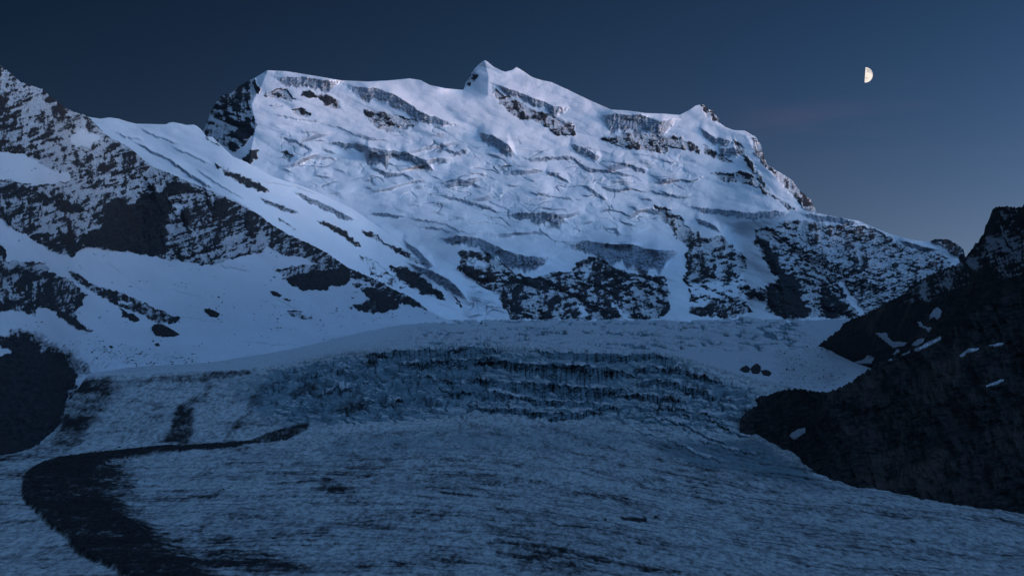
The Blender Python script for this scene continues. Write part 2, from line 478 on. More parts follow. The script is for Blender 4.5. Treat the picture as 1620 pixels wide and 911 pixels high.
# upper left rock face
paint(rA, P(312,215, 330,170, 348,150, 385,128, 404,122, 411,147, 394,166, 399,184, 409,198, 399,213, 394,226, 376,233, 362,233, 349,230, 320,222), .64)
paint(rA, P(366,150, 383,140, 386,165, 372,185, 366,170), .82)
paint(rA, P(376,195, 392,190, 402,210, 388,222, 372,214), .95)
paint(rA, P(362,226, 376,228, 378,238, 362,236), 1)
paint(rA, P(394,238, 410,237, 406,250, 399,260, 384,253, 390,245), 1)
paint(rA, P(421,147, 448,139, 463,152, 470,159, 458,161, 433,157, 423,154), .55)
paint(rA, P(426,166, 453,165, 441,172, 431,170), .5)
paint(rA, P(474,154, 480,145, 492,145, 502,150, 501,154, 487,154), 1)
paint(rA, P(502,152, 515,147, 530,156, 539,161, 537,174, 522,171, 510,161), .78)
paint(rA, P(460,174, 478,169, 495,181, 483,189, 463,181), .47)
paint(rA, P(574,171, 604,176, 663,191, 665,198, 646,206, 614,211, 591,203, 579,191), .46)
paint(rA, P(443,240, 458,238, 463,250, 458,258, 448,253), .45)
paint(rA, P(733,144, 737,130, 746,115, 752,108, 757,123, 748,129, 741,136), .9)
paint(rA, P(772,134, 788,144, 818,159, 837,169, 870,181, 894,189, 909,198, 911,216, 882,216, 862,201, 842,191, 823,191, 800,174, 788,161, 778,144), .58)
paint(rA, P(950,218, 972,216, 1004,206, 1044,214, 1078,216, 1098,226, 1110,238, 1108,245, 1086,238, 1058,233, 1056,245, 1021,240, 984,233, 955,223), .54)
paint(rA, P(1110,228, 1130,238, 1160,258, 1157,261, 1137,253, 1113,243), .6)
paint(rA, P(1123,272, 1155,275, 1170,268, 1187,272, 1207,295, 1214,305, 1197,297, 1174,290, 1150,290, 1128,280), .56)
paint(rA, P(1160,218, 1170,228, 1182,243, 1197,268, 1212,292, 1221,304, 1212,300, 1189,268, 1177,250, 1165,240, 1160,228), .64)
paint(rA, P(1189,216, 1199,221, 1211,248, 1217,261, 1236,272, 1253,282, 1266,298, 1286,316, 1294,340, 1275,334, 1255,310, 1240,295, 1225,278, 1210,262, 1195,245), .62)
paint(rA, P(1202,290, 1212,302, 1236,317, 1258,332, 1251,333, 1231,317, 1209,307), .72)
paint(rA, P(1110,167, 1123,172, 1140,189, 1140,197, 1128,190, 1115,180), .85)
paint(rA, P(788,260, 820,263, 798,270), .5)
paint(rA, P(1031,322, 1053,329, 1078,344, 1088,357, 1113,374, 1145,374, 1162,389, 1179,406, 1182,426, 1162,445, 1128,450, 1088,453, 1078,438, 1088,428, 1086,408, 1088,389, 1071,381, 1061,362, 1046,347), .5)
paint(rA, P(1086,405, 1108,404, 1132,418, 1137,438, 1113,441, 1088,428), .85)
paint(rA, P(1088,453, 1180,440, 1200,470, 1180,480, 1090,478), .36)
paint(rA, P(1110,485, 1132,473, 1170,473, 1192,492, 1150,506, 1137,500, 1113,500, 1088,495, 1093,485), .8)
paint(rA, P(1182,463, 1199,452, 1214,460, 1211,478, 1194,473), .8)
# the eastern cliff
paint(rA, P(1192,381, 1197,361, 1224,357, 1241,348, 1274,347, 1314,354, 1368,358, 1393,366, 1425,386, 1442,394, 1477,399, 1494,401, 1509,421, 1530,440, 1530,520, 1365,503, 1210,503, 1214,487, 1214,450, 1234,438, 1216,428, 1207,406), .56)
paint(rA, P(1194,374, 1212,376, 1221,394, 1234,413, 1236,428, 1261,438, 1263,463, 1286,492, 1278,503, 1236,503, 1212,490, 1214,455, 1236,446, 1218,428, 1207,406), .95, 1.5)
paint(rA, P(1305,438, 1315,460, 1335,478, 1352,497, 1340,503, 1295,501, 1298,468), .92, 1.5)
paint(rA, P(1262,360, 1285,356, 1290,372, 1270,385, 1250,400, 1240,385), .66, 3)
paint(rA, P(1340,430, 1370,440, 1400,470, 1380,490, 1350,470), .66, 4)
paint(rA, P(1300,370, 1345,370, 1350,420, 1320,430, 1300,400), .48, 5)
paint(rA, P(1325,446, 1333,444, 1368,497, 1360,499), .1, 1)
paint(rA, P(1470,381, 1480,376, 1501,377, 1517,387, 1529,405, 1522,415, 1512,405, 1500,398, 1490,387), .92)
# the cliff band under the hanging ice
paint(rA, P(724,396, 739,396, 763,399, 788,411, 803,421, 813,433, 828,436, 852,438, 874,431, 902,431, 914,413, 936,407, 958,413, 981,426, 1000,432, 1020,440, 1049,438, 1058,453, 1058,482, 1063,490, 1042,506, 808,506, 788,468, 763,453, 739,436, 724,423, 731,408), .78)
paint(rA, P(980,430, 1049,436, 1058,453, 1058,482, 1040,500, 990,500, 975,470), .60)
paint(rA, P(731,408, 758,408, 773,421, 758,424, 739,418), .32, 1)
paint(rA, P(904,428, 934,418, 936,433, 916,448, 902,438), .4, 1)
paint(rA, P(825,458, 845,460, 870,495, 850,497, 828,485), .5, 1)
paint(rA, P(911,475, 936,497, 921,502), .15, 1)
paint(rA, P(870,440, 885,450, 890,470, 874,470), .45, 1)
paint(rA, P(966,475, 975,480, 997,506, 986,504), .0, 1)
paint(rA, P(940,412, 957,416, 985,440, 980,470, 950,470, 936,450), .9, 2)
paint(rA, P(818,450, 830,440, 838,470, 826,495, 812,490), .9, 2)
paint(rA, P(876,440, 900,440, 905,475, 880,478), .85, 2)
paint(rA, P(618,423, 646,423, 670,438, 700,463, 706,477, 665,463, 631,443), 1)
paint(rA, P(709,453, 736,490, 726,485), .95)
paint(rA, P(566,363, 586,366, 608,384, 645,398, 670,416, 665,418, 628,399, 596,381), .82)
paint(rA, P(594,406, 611,421, 626,436, 616,428), .72)
paint(rA, P(1035,506, 1070,489, 1100,500, 1110,506), .0, 1)
paint(rA, P(1165,506, 1195,494, 1225,497, 1238,506), .0, 1)

LA = [
 (P(428,121, 438,122, 483,123, 510,126, 545,130), [10, 17, 17, 18, 14]),
 (P(537,131, 564,139, 596,139, 621,149, 646,164, 680,184, 697,189, 738,203), [14, 24, 22, 20, 18, 14, 10, 10]),
 (P(752,212, 758,210, 778,214, 803,228, 820,248), [8, 18, 18, 18, 10]),
 (P(630,238, 640,240, 672,253, 690,275), [8, 14, 14, 10]),
 (P(495,224, 571,228, 606,238, 646,243, 678,258, 690,270), [5, 9, 12, 14, 16, 12]),
 (P(572,240, 582,237, 616,243, 622,250), [10, 22, 24, 12]),
 (P(495,191, 517,198, 539,201, 567,213, 621,223), 3),
 (P(426,179, 460,186, 495,190, 522,193), 3),
 (P(770,126, 798,139, 828,149, 862,161, 877,169, 907,174), [6, 9, 12, 12, 20, 24]),
 (P(938,186, 945,184, 970,181, 1014,182, 1044,191, 1080,189), [12, 28, 30, 28, 26, 20]),
 (P(1102,202, 1108,203, 1132,218, 1162,223), [5, 10, 12, 8]),
 (P(1134,236, 1140,235, 1162,234, 1172,250), [6, 13, 16, 10]),
 (P(806,246, 842,250, 862,248, 902,248, 926,263, 961,270, 1003,280, 1030,290), [5, 7, 7, 5, 6, 5, 5, 4]),
 (P(898,228, 905,228, 931,238, 955,250), [6, 12, 13, 8]),
 (P(980,259, 1000,262, 1028,270), 8),
 (P(1024,275, 1058,285, 1093,285, 1122,277), 5),
 (P(690,306, 729,315, 758,322, 790,330), 5),
 (P(748,308, 788,324, 818,336), 2.5),
 (P(790,339, 818,339, 855,334, 877,337, 906,357), [4, 9, 17, 17, 10]),
 (P(922,294, 940,302, 963,317), 7),
 (P(946,295, 981,300, 1007,292), 5),
 (P(636,342, 672,348, 707,354, 726,364, 753,374), 3.5),
 (P(660,359, 697,359, 724,371), 4),
 (P(668,385, 690,378, 721,373, 758,376, 778,386, 798,396, 818,403, 837,406, 877,406, 888,396), [5, 8, 16, 19, 22, 22, 26, 28, 26, 18]),
 (P(884,394, 900,389, 929,381, 971,387, 1000,386, 1026,394, 1058,396, 1088,397), [12, 20, 25, 34, 38, 36, 30, 14]),
 (P(634,377, 660,394, 677,411, 691,426), [10, 15, 16, 10]),
 (P(636,412, 677,426, 709,441, 731,463, 748,487), [8, 16, 18, 18, 10]),
 (P(452,301, 483,310, 512,322, 537,334, 574,355), [6, 9, 12, 12, 7]),
 (P(577,337, 611,337, 648,344), 5),
 (P(1072,321, 1110,329, 1135,331, 1162,334, 1197,337, 1221,334, 1262,335), [4, 8, 9, 11, 12, 12, 6]),
 (P(1096,343, 1128,354, 1144,371), 8),
 (P(1258,337, 1294,340, 1336,346, 1368,356), [6, 10, 9, 3]),
 (P(1418,378, 1430,382, 1474,393, 1486,396), 7),
 (P(690,290, 720,283, 750,290, 770,300), 5), (P(580,262, 610,272, 640,275, 660,285), 6), (P(840,300, 870,310, 900,312, 915,322), 4),
 (P(860,270, 880,276, 905,290), 6), (P(700,232, 720,240, 745,236), 6), (P(440,214, 470,222, 500,240), 5), (P(1040,300, 1070,310, 1100,308), 4),
]

def base_A(px, py):
    t1 = np.interp(py, [50, 100, 180, 250, 340, 400, 430, 505, 540], [7100, 6820, 6420, 6060, 5590, 5290, 5170, 5000, 4930])
    t2 = np.interp(py, [50, 160, 220, 335, 350, 420, 505, 540], [7100, 6400, 6060, 5520, 5360, 5180, 5000, 4930])
    wq = sstep(1120, 1230, px)
    D = t1 * (1 - wq) + t2 * wq
    # faces that turn away to the left / right
    edge = np.interp(py, [110, 140, 165, 200, 235, 270], [424, 412, 398, 404, 398, 392])
    D = D + 4.0 * np.clip(edge - px, 0, 120) * sstep(300, 250, py)
    e2 = np.interp(py, [95, 120, 145], [766, 773, 772])
    D = D + 3.2 * np.clip(e2 - px, 0, 40) * sstep(162, 136, py) * sstep(690, 738, px)
    e3 = np.interp(py, [165, 200, 215, 262, 335], [1105, 1137, 1180, 1206, 1288])
    D = D + 2.5 * np.clip(px - e3, 0, 80) * sstep(345, 325, py)
    e4 = np.interp(py, [345, 380, 440, 505], [1250, 1215, 1236, 1245])
    D = D + 2.2 * np.clip(e4 - px, 0, 60) * sstep(345, 375, py) * sstep(1120, 1180, px)
    # avalanche cones at the foot
    for cx, cy, r in ((1070, 493, 38), (1200, 495, 34)):
        D = D - 60 * np.exp(-((px - cx) / r) ** 2) * sstep(cy - 12, 508, py)
    return D

def rough_rock(X, Z, s):
    """cliff relief in metres: ribs, ledges, blocks"""
    q = X * 0.94 + Z * 0.34; r = -X * 0.34 + Z * 0.94
    a = ridged(q / 120, r / 210, 3, s) * 30
    led = fbm(q / 90, r / 20, 3, s + 5) * 8
    c = ridged(X / 24, Z / 52, 3, s + 9) * 9
    return a - 18 + led + c + 22 * np.clip(fbm(X / 150, Z / 260, 3, s + 13), -0.6, 0.6) * 2

STEP = 1.0

def sheet(name, xs, top, bot, nrow, baseD, rock_c, lines, mat, seed, mpp, snow_rel, rock_rel, kmet, crest_j, serac=None, back=((60, 25), (250, 150), (700, 480), (1500, 1200)), mixer=None, strata=0.3, dirt_c=None, ice_c=None, warp=4.2, runnel=0.0):
    px = np.repeat(xs[None, :], nrow, 0).astype(f32)
    tp = top(xs)
    rk0 = sample(rock_c, xs, tp + 3)
    tp = tp + (gnoise(xs / 5.0, 0 * xs + seed, 3) * 1.3 + gnoise(xs / 2.2, 0 * xs + seed, 4) * 0.8) * crest_j * np.clip(rk0 * 1.4, 0.08, 1)
    bt = bot(xs)
    t = (np.linspace(0, 1, nrow) ** 1.0)[:, None]
    py = (tp[None] * (1 - t) + bt[None] * t).astype(f32)
    X = (px - 810) * mpp; Z = -(py - 505) * mpp
    wx = fbm(X / (9 * mpp), Z / (9 * mpp), 3, seed + 20) * warp * 1.6; wy = fbm(X / (9 * mpp), Z / (9 * mpp), 3, seed + 24) * warp
    R = sample(rock_c, px + wx, py + wy)
    D = baseD(px, py).astype(f32)
    big = fbm(X / 520, Z / 420, 3, seed + 30) * 85 + fbm(X / 170, Z / 120, 3, seed + 34) * 26 + (ridged((X - 0.4 * Z) / 430, (Z + 0.36 * X) / 125, 3, seed + 37) - 0.55) * 52
    rockw = sstep(0.2, 0.55, R)
    fine = ridged(X / 60, Z / 34, 3, seed + 40) * 7 + fbm(X / 24, Z / 16, 4, seed + 44, 0.6) * 4.5
    D = D + big * snow_rel + (fine + fbm(X / 85, Z / 48, 3, seed + 47) * 9.0) * snow_rel * (0.6 + 0.5 * rockw)
    rr_ = rough_rock(X / (mpp / 1.95), Z / (mpp / 1.95), seed + 50).astype(f32) * (mpp / 1.95)
    D = D - rr_ * rockw * rock_rel
    conv = np.clip((rr_ - blur(rr_, 7)) / (9 * mpp / 1.95), -1, 1)
    if runnel:
        D = D + runnel * (ridged((X * 0.8 + Z * 0.35) / 15, (Z - X * 0.4) / 170, 3, seed + 58) - 0.6) * (1 - rockw)
    if serac is not None:
        W = sample(serac, px, py) * (1 - rockw)
        T = (Z + 46 * fbm(X / 210, Z / 130, 3, seed + 60) - 0.12 * X) / 62.0
        fr = T - np.floor(T); lv = np.floor(T)
        amp = np.clip(gnoise(X / 110 + lv * 7.7, lv * 3.3 + 0.1, seed + 64) * 1.6 + 0.15, 0, 1)
        saw = np.where(fr < 0.26, fr / 0.26, (1 - fr) / 0.74)      # rises over the face of a step, runs back over its shelf
        amp = amp * sstep(0.0, 0.35, W)
        D = D - saw * 36 * amp * W
        icew = ((fr > 0.03) & (fr < 0.24)) * amp * W
        T2 = (Z + 22 * fbm(X / 90, Z / 60, 3, seed + 61) + 0.10 * X) / 27.0
        f2 = T2 - np.floor(T2); l2 = np.floor(T2)
        a2 = np.clip(gnoise(X / 60 + l2 * 5.3, l2 * 2.7 + 0.4, seed + 65) * 1.8 - 0.05, 0, 1)
        D = D - np.where(f2 < 0.3, f2 / 0.3, (1 - f2) / 0.7) * 16 * a2 * W
        icew = np.maximum(icew, ((f2 > 0.04) & (f2 < 0.28)) * a2 * W * 0.9)
        d1_, gp_, vl_ = cells(X / 26.0 + fbm(X / 40, Z / 40, 2, seed + 67), Z / 17.0 + fbm(X / 40, Z / 40, 2, seed + 68), seed + 69)
        brk = sstep(0.05, 0.5, fbm(X / 150, Z / 110, 3, seed + 63) + 0.12) * W
        D = D + (vl_ - 0.5) * 8.0 * brk + 2.5 * (1 - sstep(0.03, 0.2, gp_)) * brk
        # crevasses: thin dark lines along the contour, broken into lengths
        for q_, (lu, lv_, wd) in enumerate(((170, 46, 0.035), (90, 30, 0.04), (240, 80, 0.028))):
            nn = np.abs(gnoise((X - 0.35 * Z) / lu + 3.0 * q_, (Z + 0.30 * X + 18 * fbm(X / 80, Z / 60, 2, seed + 75 + q_)) / lv_, seed + 72 + q_))
            ln = (1 - sstep(wd * 0.4, wd, nn)) * sstep(0.0, 0.25, fbm(X / 130, Z / 70, 2, seed + 78 + q_)) * W
            D = D + 5.0 * ln
            icew = np.maximum(icew, ln * 0.75)
        fl = gnoise(X / 9.0, Z / 30.0, seed + 66) * 4.0
        D = D + fl * icew
    else:
        icew = 0 * px
    dD, ice = cliffs(px, py, lines, kmet, seed + 70)
    D = D + dD
    ice = np.maximum(ice, np.clip(icew * 1.25, 0, 0.9))
    if ice_c is not None: ice = np.maximum(ice, sample(ice_c, px + wx, py + wy))
    x, y, z = unproject(px, py, D)
    nz = steepness(x, y, z)
    # snow lies where the ground is gentle, rock shows where it is steep
    loc = nz - blur(nz.astype(f32), 9)
    q = X * 0.9 + Z * 0.43; r = -X * 0.43 + Z * 0.9
    tw = fbm(X / (70 * mpp), Z / (60 * mpp), 2, seed + 79) * 26 * mpp
    st = fbm(q / (22 * mpp), (r + tw) / (4.2 * mpp), 4, seed + 80)
    sp = fbm(X / (2.6 * mpp), Z / (1.9 * mpp), 3, seed + 84, 0.6) * 0.8 + 0.5 * fbm(X / (7 * mpp), Z / (5 * mpp), 2, seed + 86)
    gul = sstep(0.70, 0.92, ridged((X + 0.25 * Z) / (46 * mpp) + 0.35 * fbm(X / (20 * mpp), Z / (26 * mpp), 2, seed + 91), Z / (210 * mpp), 2, seed + 90))
    lowf = fbm(X / (46 * mpp), Z / (38 * mpp), 3, seed + 88)
    cov = R + (-loc * 1.7 + st * strata * 0.75 + sp * 0.38 + lowf * 0.30 + conv * 0.48 - 0.30 * gul * (1 - sstep(0.72, 0.86, R))) * sstep(0.12, 0.42, R) * (1 - 0.7 * sstep(0.86, 1.0, R))
    cov = np.maximum(cov, 0.41 * sstep(0.25, 0.45, R))
    cov = np.where(R < 0.12, R, cov)
    cov = np.clip(cov, 0, 1)
    dirt_dark = sample(dirt_c, px + wx * 2, py + wy * 2) if dirt_c is not None else 0 * px
    if dirt_c is not None:
        sn_ = 1 - sstep(0.1, 0.3, R)
        dirt_dark = dirt_dark + sn_ * (0.9 * np.clip(fbm((X + 0.8 * Z) / 26, (Z - 0.8 * X) / 5.0, 4, seed + 92) - 0.12, 0, 1) + 0.8 * sstep(0.22, 0.45, fbm(X / 7, Z / 4, 3, seed + 96)) * sstep(0.05, 0.35, fbm(X / 60, Z / 22, 3, seed + 98)))
    info = dict(xs=xs, top=tp, bot=bt, D=D, n=nrow)
    M = [cov, ice, dirt_dark]
    x, y, z, M = backside(x, y, z, M, back)
    o = grid_mesh(name, x, y, z, M, mat)
    return o, info

ser = canvas()
paint(ser, P(430,200, 560,215, 700,190, 760,215, 900,225, 1000,245, 1090,250, 1110,300, 1060,330, 1010,380, 880,390, 760,370, 640,335, 560,310, 450,300), 1.0, 14)
paint(ser, P(640,130, 730,145, 770,140, 900,215, 740,205), 0.0, 6)
paint(ser, P(735,452, 760,455, 810,500, 740,500), 1.0, 6)
iceA = canvas()
paint(iceA, P(1110,331, 1200,338, 1262,337, 1240,349, 1224,357, 1197,362, 1192,381, 1165,372, 1140,352), .55, 4)
paint(iceA, P(640,340, 720,352, 750,374, 725,396, 731,420, 690,410, 650,380, 600,350), .35, 6)
paint(iceA, P(735,455, 760,458, 805,500, 745,500), .35, 5)
xs = np.arange(290, 1640, STEP)
obA, A = sheet('snow_mountain', xs, curve(TOP_A), lambda x: 0 * x + 522, 420, base_A, rA, LA, M_FAR, 100, 1.95, 0.78, 0.75, 3.6, 1.0, ser, strata=0.34, ice_c=iceA)

# ================================================================== SNOW SHOULDER ON THE LEFT
TOP_B = [(90, 178), (142, 185.5), (158, 188), (173, 186), (187, 188), (201, 192.5), (215, 196), (242, 196.5), (262, 197), (268, 194), (274, 193.5), (284, 195.5), (295, 198), (306, 197.3), (312, 200), (318, 205), (327, 217), (332, 216), (337, 217.5), (344, 225), (352, 233), (369, 248), (386, 255), (402, 263), (430, 279), (480, 295), (520, 312), (560, 332), (600, 360), (640, 392), (700, 450), (740, 490)]
rB = canvas()
paint(rB, P(337,255, 362,270, 399,285, 426,300, 424,305, 394,297, 362,280, 342,263), .82)
paint(rB, P(323,216, 330,217, 349,231, 345,233), .5)
paint(rB, P(497,348, 517,352, 547,366, 571,391, 547,379, 522,362), 1)
paint(rB, P(431,340, 453,349, 480,370, 458,359), .58)
paint(rB, P(566,363, 586,366, 608,384, 645,398, 670,416, 665,418, 628,399, 596,381), .82)
paint(rB, P(594,406, 611,421, 626,436, 616,428), .72)
paint(rB, P(618,423, 646,423, 670,438, 700,463, 706,477, 665,463, 631,443), 1)
paint(rB, P(400,310, 440,318, 480,340, 470,342, 430,325), .34)
paint(rB, P(560,400, 590,408, 640,450, 660,478, 640,470, 590,440), .36, 2)
LB = [
 (P(216,197, 226,205, 240,211, 262,219, 290,232), 3),
 (P(200,218, 225,230, 245,242, 270,252, 300,275, 330,292, 350,304), [2, 5, 5, 5, 6, 6, 3]),
 (P(265,228, 295,240, 325,255, 340,262), 3),
 (P(180,208, 200,217, 230,222), 3),
 (P(400,284, 440,289, 475,297, 520,314), 2.5),
 (P(452,301, 483,310, 512,322, 537,334, 574,355), [6, 9, 12, 12, 7]),
 (P(404,311, 438,322, 480,340), 5), (P(300,262, 330,280, 360,300, 400,320), 3), (P(577,337, 611,337, 648,344), 4),
]

def base_B(px, py):
    off = 800 * sstep(620, 340, px) + 60 * sstep(680, 600, px) - 30
    D = base_A(np.maximum(px, 425), py) - off
    return D + 0.9 * (400 - px) * sstep(500, 200, px) * 0.4
xs = np.arange(60, 700, STEP)
obB, Bs = sheet('snow_shoulder', xs, curve(TOP_B), lambda x: 0 * x + 530, 330, base_B, rB, LB, M_FAR, 300, 1.85, 0.33, 0.6, 3.4, 0.6, None, strata=0.34)

# ================================================================== ROCKY MOUNTAINSIDE ON THE LEFT
TOP_C = [(-260, -60), (-160, 10), (-60, 62), (0, 102.5), (12, 112), (25, 124), (33, 130), (45, 134.5), (55, 137), (68, 142), (78, 151), (90, 160), (104, 171), (118, 177.5), (132, 181), (142, 187), (150, 195), (162, 208), (174, 218), (189, 224.5), (205, 233.5), (217, 244), (230, 255.5), (244, 265), (262, 272), (280, 279), (297, 287), (321, 296.5), (342, 304.5), (350, 308), (371, 315.5), (390, 327), (413, 342), (428, 354), (445, 364), (454, 370), (470, 377), (488, 385), (512, 397), (530, 409), (550, 423), (578, 435), (601, 445), (623, 458), (646, 468), (660, 476), (671, 485.5), (678, 492), (700, 503), (740, 516)]
rC = canvas()
paint(rC, P(-300,-80, 0,90, 142,180, 230,250, 300,285, 460,365, 460,420, 350,430, 0,400, -300,400), .50)
paint(rC, P(-300,120, 0,147, 10,161, 25,184, 25,208, 10,238, -300,238), .82, 3)
paint(rC, P(52,138, 70,140, 92,160, 70,158, 50,150), .78, 1)
paint(rC, P(52,208, 67,218, 62,226), .95)
paint(rC, P(95,178, 130,195, 150,205, 165,222, 180,235, 150,235, 120,215, 95,195), .42, 5)
paint(rC, P(150,200, 162,208, 200,235, 230,258, 200,250, 165,225), .75, 2)
paint(rC, P(110,212, 150,210, 155,225, 120,232), .15, 4)
paint(rC, P(-300,225, 0,240, 30,243, 54,253, 74,268, 111,275, 113,285, 84,290, 49,292, 15,285, -300,275), 0, 1)
paint(rC, P(110,285, 170,250, 240,275, 262,290, 220,300, 170,310, 110,305), .57, 4)
paint(rC, P(-300,290, 0,297, 25,295, 59,295, 57,305, 99,317, 128,324, 138,334, 104,337, 62,322, 20,315, -300,305), .9, 1)
paint(rC, P(-300,305, 0,317, 62,327, 123,349, 148,359, 109,371, 74,389, 25,361, 0,339, -300,300), .60, 2)
paint(rC, P(40,372, 75,368, 120,372, 130,395, 90,400, 62,386), .86, 2)
paint(rC, P(123,376, 158,359, 168,325, 183,310, 212,325, 222,305, 257,302, 262,290, 296,290, 321,305, 262,310, 274,325, 262,354, 272,399, 237,404, 197,399, 160,389, 123,391), .98, 1.5)
paint(rC, P(270,318, 300,320, 306,340, 285,345), .3, 2)
paint(rC, P(306,318, 356,313, 412,342, 456,369, 423,364, 405,370, 385,365, 350,377, 325,400, 300,408, 275,399, 265,354), .80, 2)
paint(rC, P(260,360, 300,350, 330,385, 300,412, 262,405), .68, 3)
paint(rC, P(349,374, 418,366, 423,384, 406,398, 369,406, 339,389), .54, 1.5)
paint(rC, P(340,395, 369,406, 353,416, 326,420, 300,415), .55, 1.5)
paint(rC, P(420,362, 455,366, 490,383, 530,406, 558,428, 557,440, 505,421, 478,406, 453,406, 438,399, 423,384), .74, 1)
paint(rC, P(545,418, 580,433, 646,466, 680,492, 672,492, 653,480, 609,460, 579,447, 557,440), .82, 1)
snowC = [P(0,343, 22,361, 62,386, 89,404, 121,406, 126,394, 143,391, 173,396, 237,405, 267,412, 296,415, 326,420, 353,416, 373,408, 400,401, 412,401, 421,391, 438,399, 453,406, 478,406, 505,421, 557,441, 579,447, 609,460, 640,474, 680,494, 720,520, 720,640, -300,640, -300,300)]
for s_ in snowC: paint(rC, s_, 0, 0.8)
paint(rC, P(433,428, 453,424, 473,418, 502,418, 530,424, 500,432, 460,440), .52, 1)
paint(rC, P(448,440, 488,431, 522,425, 554,428, 557,443, 547,450, 527,453, 515,459, 478,460, 458,449), 1, .7)
paint(rC, P(557,448, 575,450, 573,455, 560,454), .8)
paint(rC, P(571,458, 596,453, 633,473, 634,487, 606,495, 581,495, 552,485, 574,480, 584,473), .93, .8)
paint(rC, P(600,456, 640,470, 668,488, 640,482, 610,466), .85, .8)
paint(rC, P(-300,350, 0,386, 10,396, 10,412, 69,416, 77,428, 90,434, 104,440, 118,450, 138,468, 128,474, 131,482, 118,494, 130,515, 108,508, 90,495, 75,487, 60,487, 55,502, 40,494, 28,491, 5,494, -300,500), .80, .8)
paint(rC, P(0,400, 10,412, 69,416, 80,430, 40,428, 0,420), .45, 2)
paint(rC, P(0,445, 30,450, 25,470, 0,475), .45, 2)
paint(rC, P(81,488, 104,495, 128,512, 148,524, 123,520, 104,507), .96, .7)
paint(rC, P(104,428, 123,433, 148,450, 173,458, 197,465, 222,477, 247,490, 284,502, 279,512, 247,510, 222,497, 188,485, 173,475, 138,458, 118,440), .78, .8)
paint(rC, P(182,474, 208,478, 205,483, 188,481), .15, .7)
paint(rC, P(188,487, 217,500, 223,507, 210,510, 197,500), 1, .6)
paint(rC, P(448,490, 475,492, 500,505, 480,506, 455,498), .46, 1.5)
paint(rC, P(150,497, 175,500, 205,520, 185,518, 160,512), .36, 3)
paint(rC, P(0,520, 30,515, 55,525, 80,545, 120,560, 135,590, 120,600, 90,560), .45, 5)
scree = P(-300,540, 0,532, 5,539, 25,527, 49,530, 66,547, 74,557, 111,564, 119,593, 114,628, 104,653, 94,690, 110,705, 0,740, -300,800)
paint(rC, scree, 1, 5)
paint(rC, P(-10,545, 14,553, 18,558, 0,564, -10,564), .1, 1)
dC = canvas()
paint(dC, P(60,552, 110,545, 190,548, 280,560, 330,575, 250,583, 150,585, 110,590, 80,570), .30, 7)
paint(dC, P(20,518, 60,520, 90,545, 125,560, 150,590, 120,602, 95,570, 50,545), .55, 6)
paint(dC, P(115,560, 190,560, 260,568, 220,576, 140,574), .22, 6)
paint(dC, P(290,470, 360,480, 440,500, 500,520, 440,515, 340,495), .16, 8)
paint(dC, P(450,475, 560,490, 640,500, 560,515, 460,500), .18, 8)
FOOT_C = [(-300, 760), (0, 722), (50, 713), (95, 702), (108, 660), (118, 620), (130, 597), (200, 581), (350, 572), (480, 549), (560, 529), (640, 512), (720, 507), (760, 506)]
_fx = np.arange(-300, 780, 2.0)
_fy = curve(FOOT_C)(_fx)
_fd = smooth1(D_ground(_fx, _fy) + 0.0, 14)

_cyn = np.arange(-100.0, 800.0, 6.0)
def _col(x, foot, lst):
    fd = float(D_ground(np.array([x]), np.array([foot]))[0])
    ys_ = [800.0, foot]; ds_ = [fd - (800 - foot) * 0.7, fd]
    for y_, r_ in lst:
        ds_.append(ds_[-1] + (ys_[-1] - y_) * r_); ys_.append(y_)
    return np.interp(_cyn, ys_[::-1], ds_[::-1])
_cx = [-300, 0, 60, 95, 110, 120, 132, 165, 200, 270, 350, 420, 480, 560, 640, 760]
_ct = np.stack([
 _col(-300, 760, [(540, 1.6), (300, 2.2), (-100, 2.0)]), _col(0, 722, [(560, 1.7), (345, 2.7), (240, 1.8), (-100, 2.0)]),
 _col(60, 712, [(560, 2.0), (380, 3.0), (-100, 1.9)]), _col(95, 702, [(570, 2.6), (400, 3.3), (-100, 1.9)]),
 _col(110, 655, [(580, 3.4), (400, 3.5), (-100, 1.9)]), _col(120, 620, [(560, 3.8), (402, 3.7), (-100, 1.9)]), _col(132, 597, [(560, 3.9), (398, 3.8), (-100, 1.9)]),
 _col(165, 588, [(540, 4.2), (395, 3.9), (-100, 1.9)]), _col(200, 581, [(399, 4.1), (-100, 1.9)]), _col(270, 577, [(410, 4.1), (-100, 1.9)]), _col(350, 572, [(415, 4.1), (-100, 1.9)]),
 _col(420, 560, [(400, 3.9), (-100, 2.0)]), _col(480, 549, [(420, 3.9), (-100, 2.0)]), _col(560, 529, [(440, 3.6), (-100, 2.0)]), _col(640, 512, [(480, 4.0), (-100, 2.0)]), _col(760, 506, [(490, 4.0), (-100, 2.2)])], 1)
_cxf = np.arange(-320, 780, 4.0)
_ctf = np.stack([smooth1(np.interp(_cxf, _cx, r_), 7) for r_ in _ct])

def base_C(px, py):
    u = np.clip((px - _cxf[0]) / 4.0, 0, len(_cxf) - 1.001); v = np.clip((py - _cyn[0]) / 6.0, 0, len(_cyn) - 1.001)
    i = v.astype(int); j = u.astype(int); fu = u - j; fv = v - i
    return (_ctf[i, j] * (1 - fu) + _ctf[i, j + 1] * fu) * (1 - fv) + (_ctf[i + 1, j] * (1 - fu) + _ctf[i + 1, j + 1] * fu) * fv
LC = [(P(320,470, 328,478, 326,486, 332,489), 2), (P(430,470, 450,478, 480,492), 2), (P(260,455, 290,462, 330,470), 1.6), (P(400,470, 430,480, 470,488), 1.6), (P(270,500, 310,503, 350,512), 1.6), (P(360,540, 420,542, 505,549), 1.6), (P(200,440, 215,452, 232,466), 1.6), (P(340,412, 356,422, 375,424, 402,430), 3), (P(104,436, 120,440, 138,452), 3), (P(165,414, 182,424, 198,436), 2)]
iceC = canvas()
xs = np.arange(-300, 750, STEP)
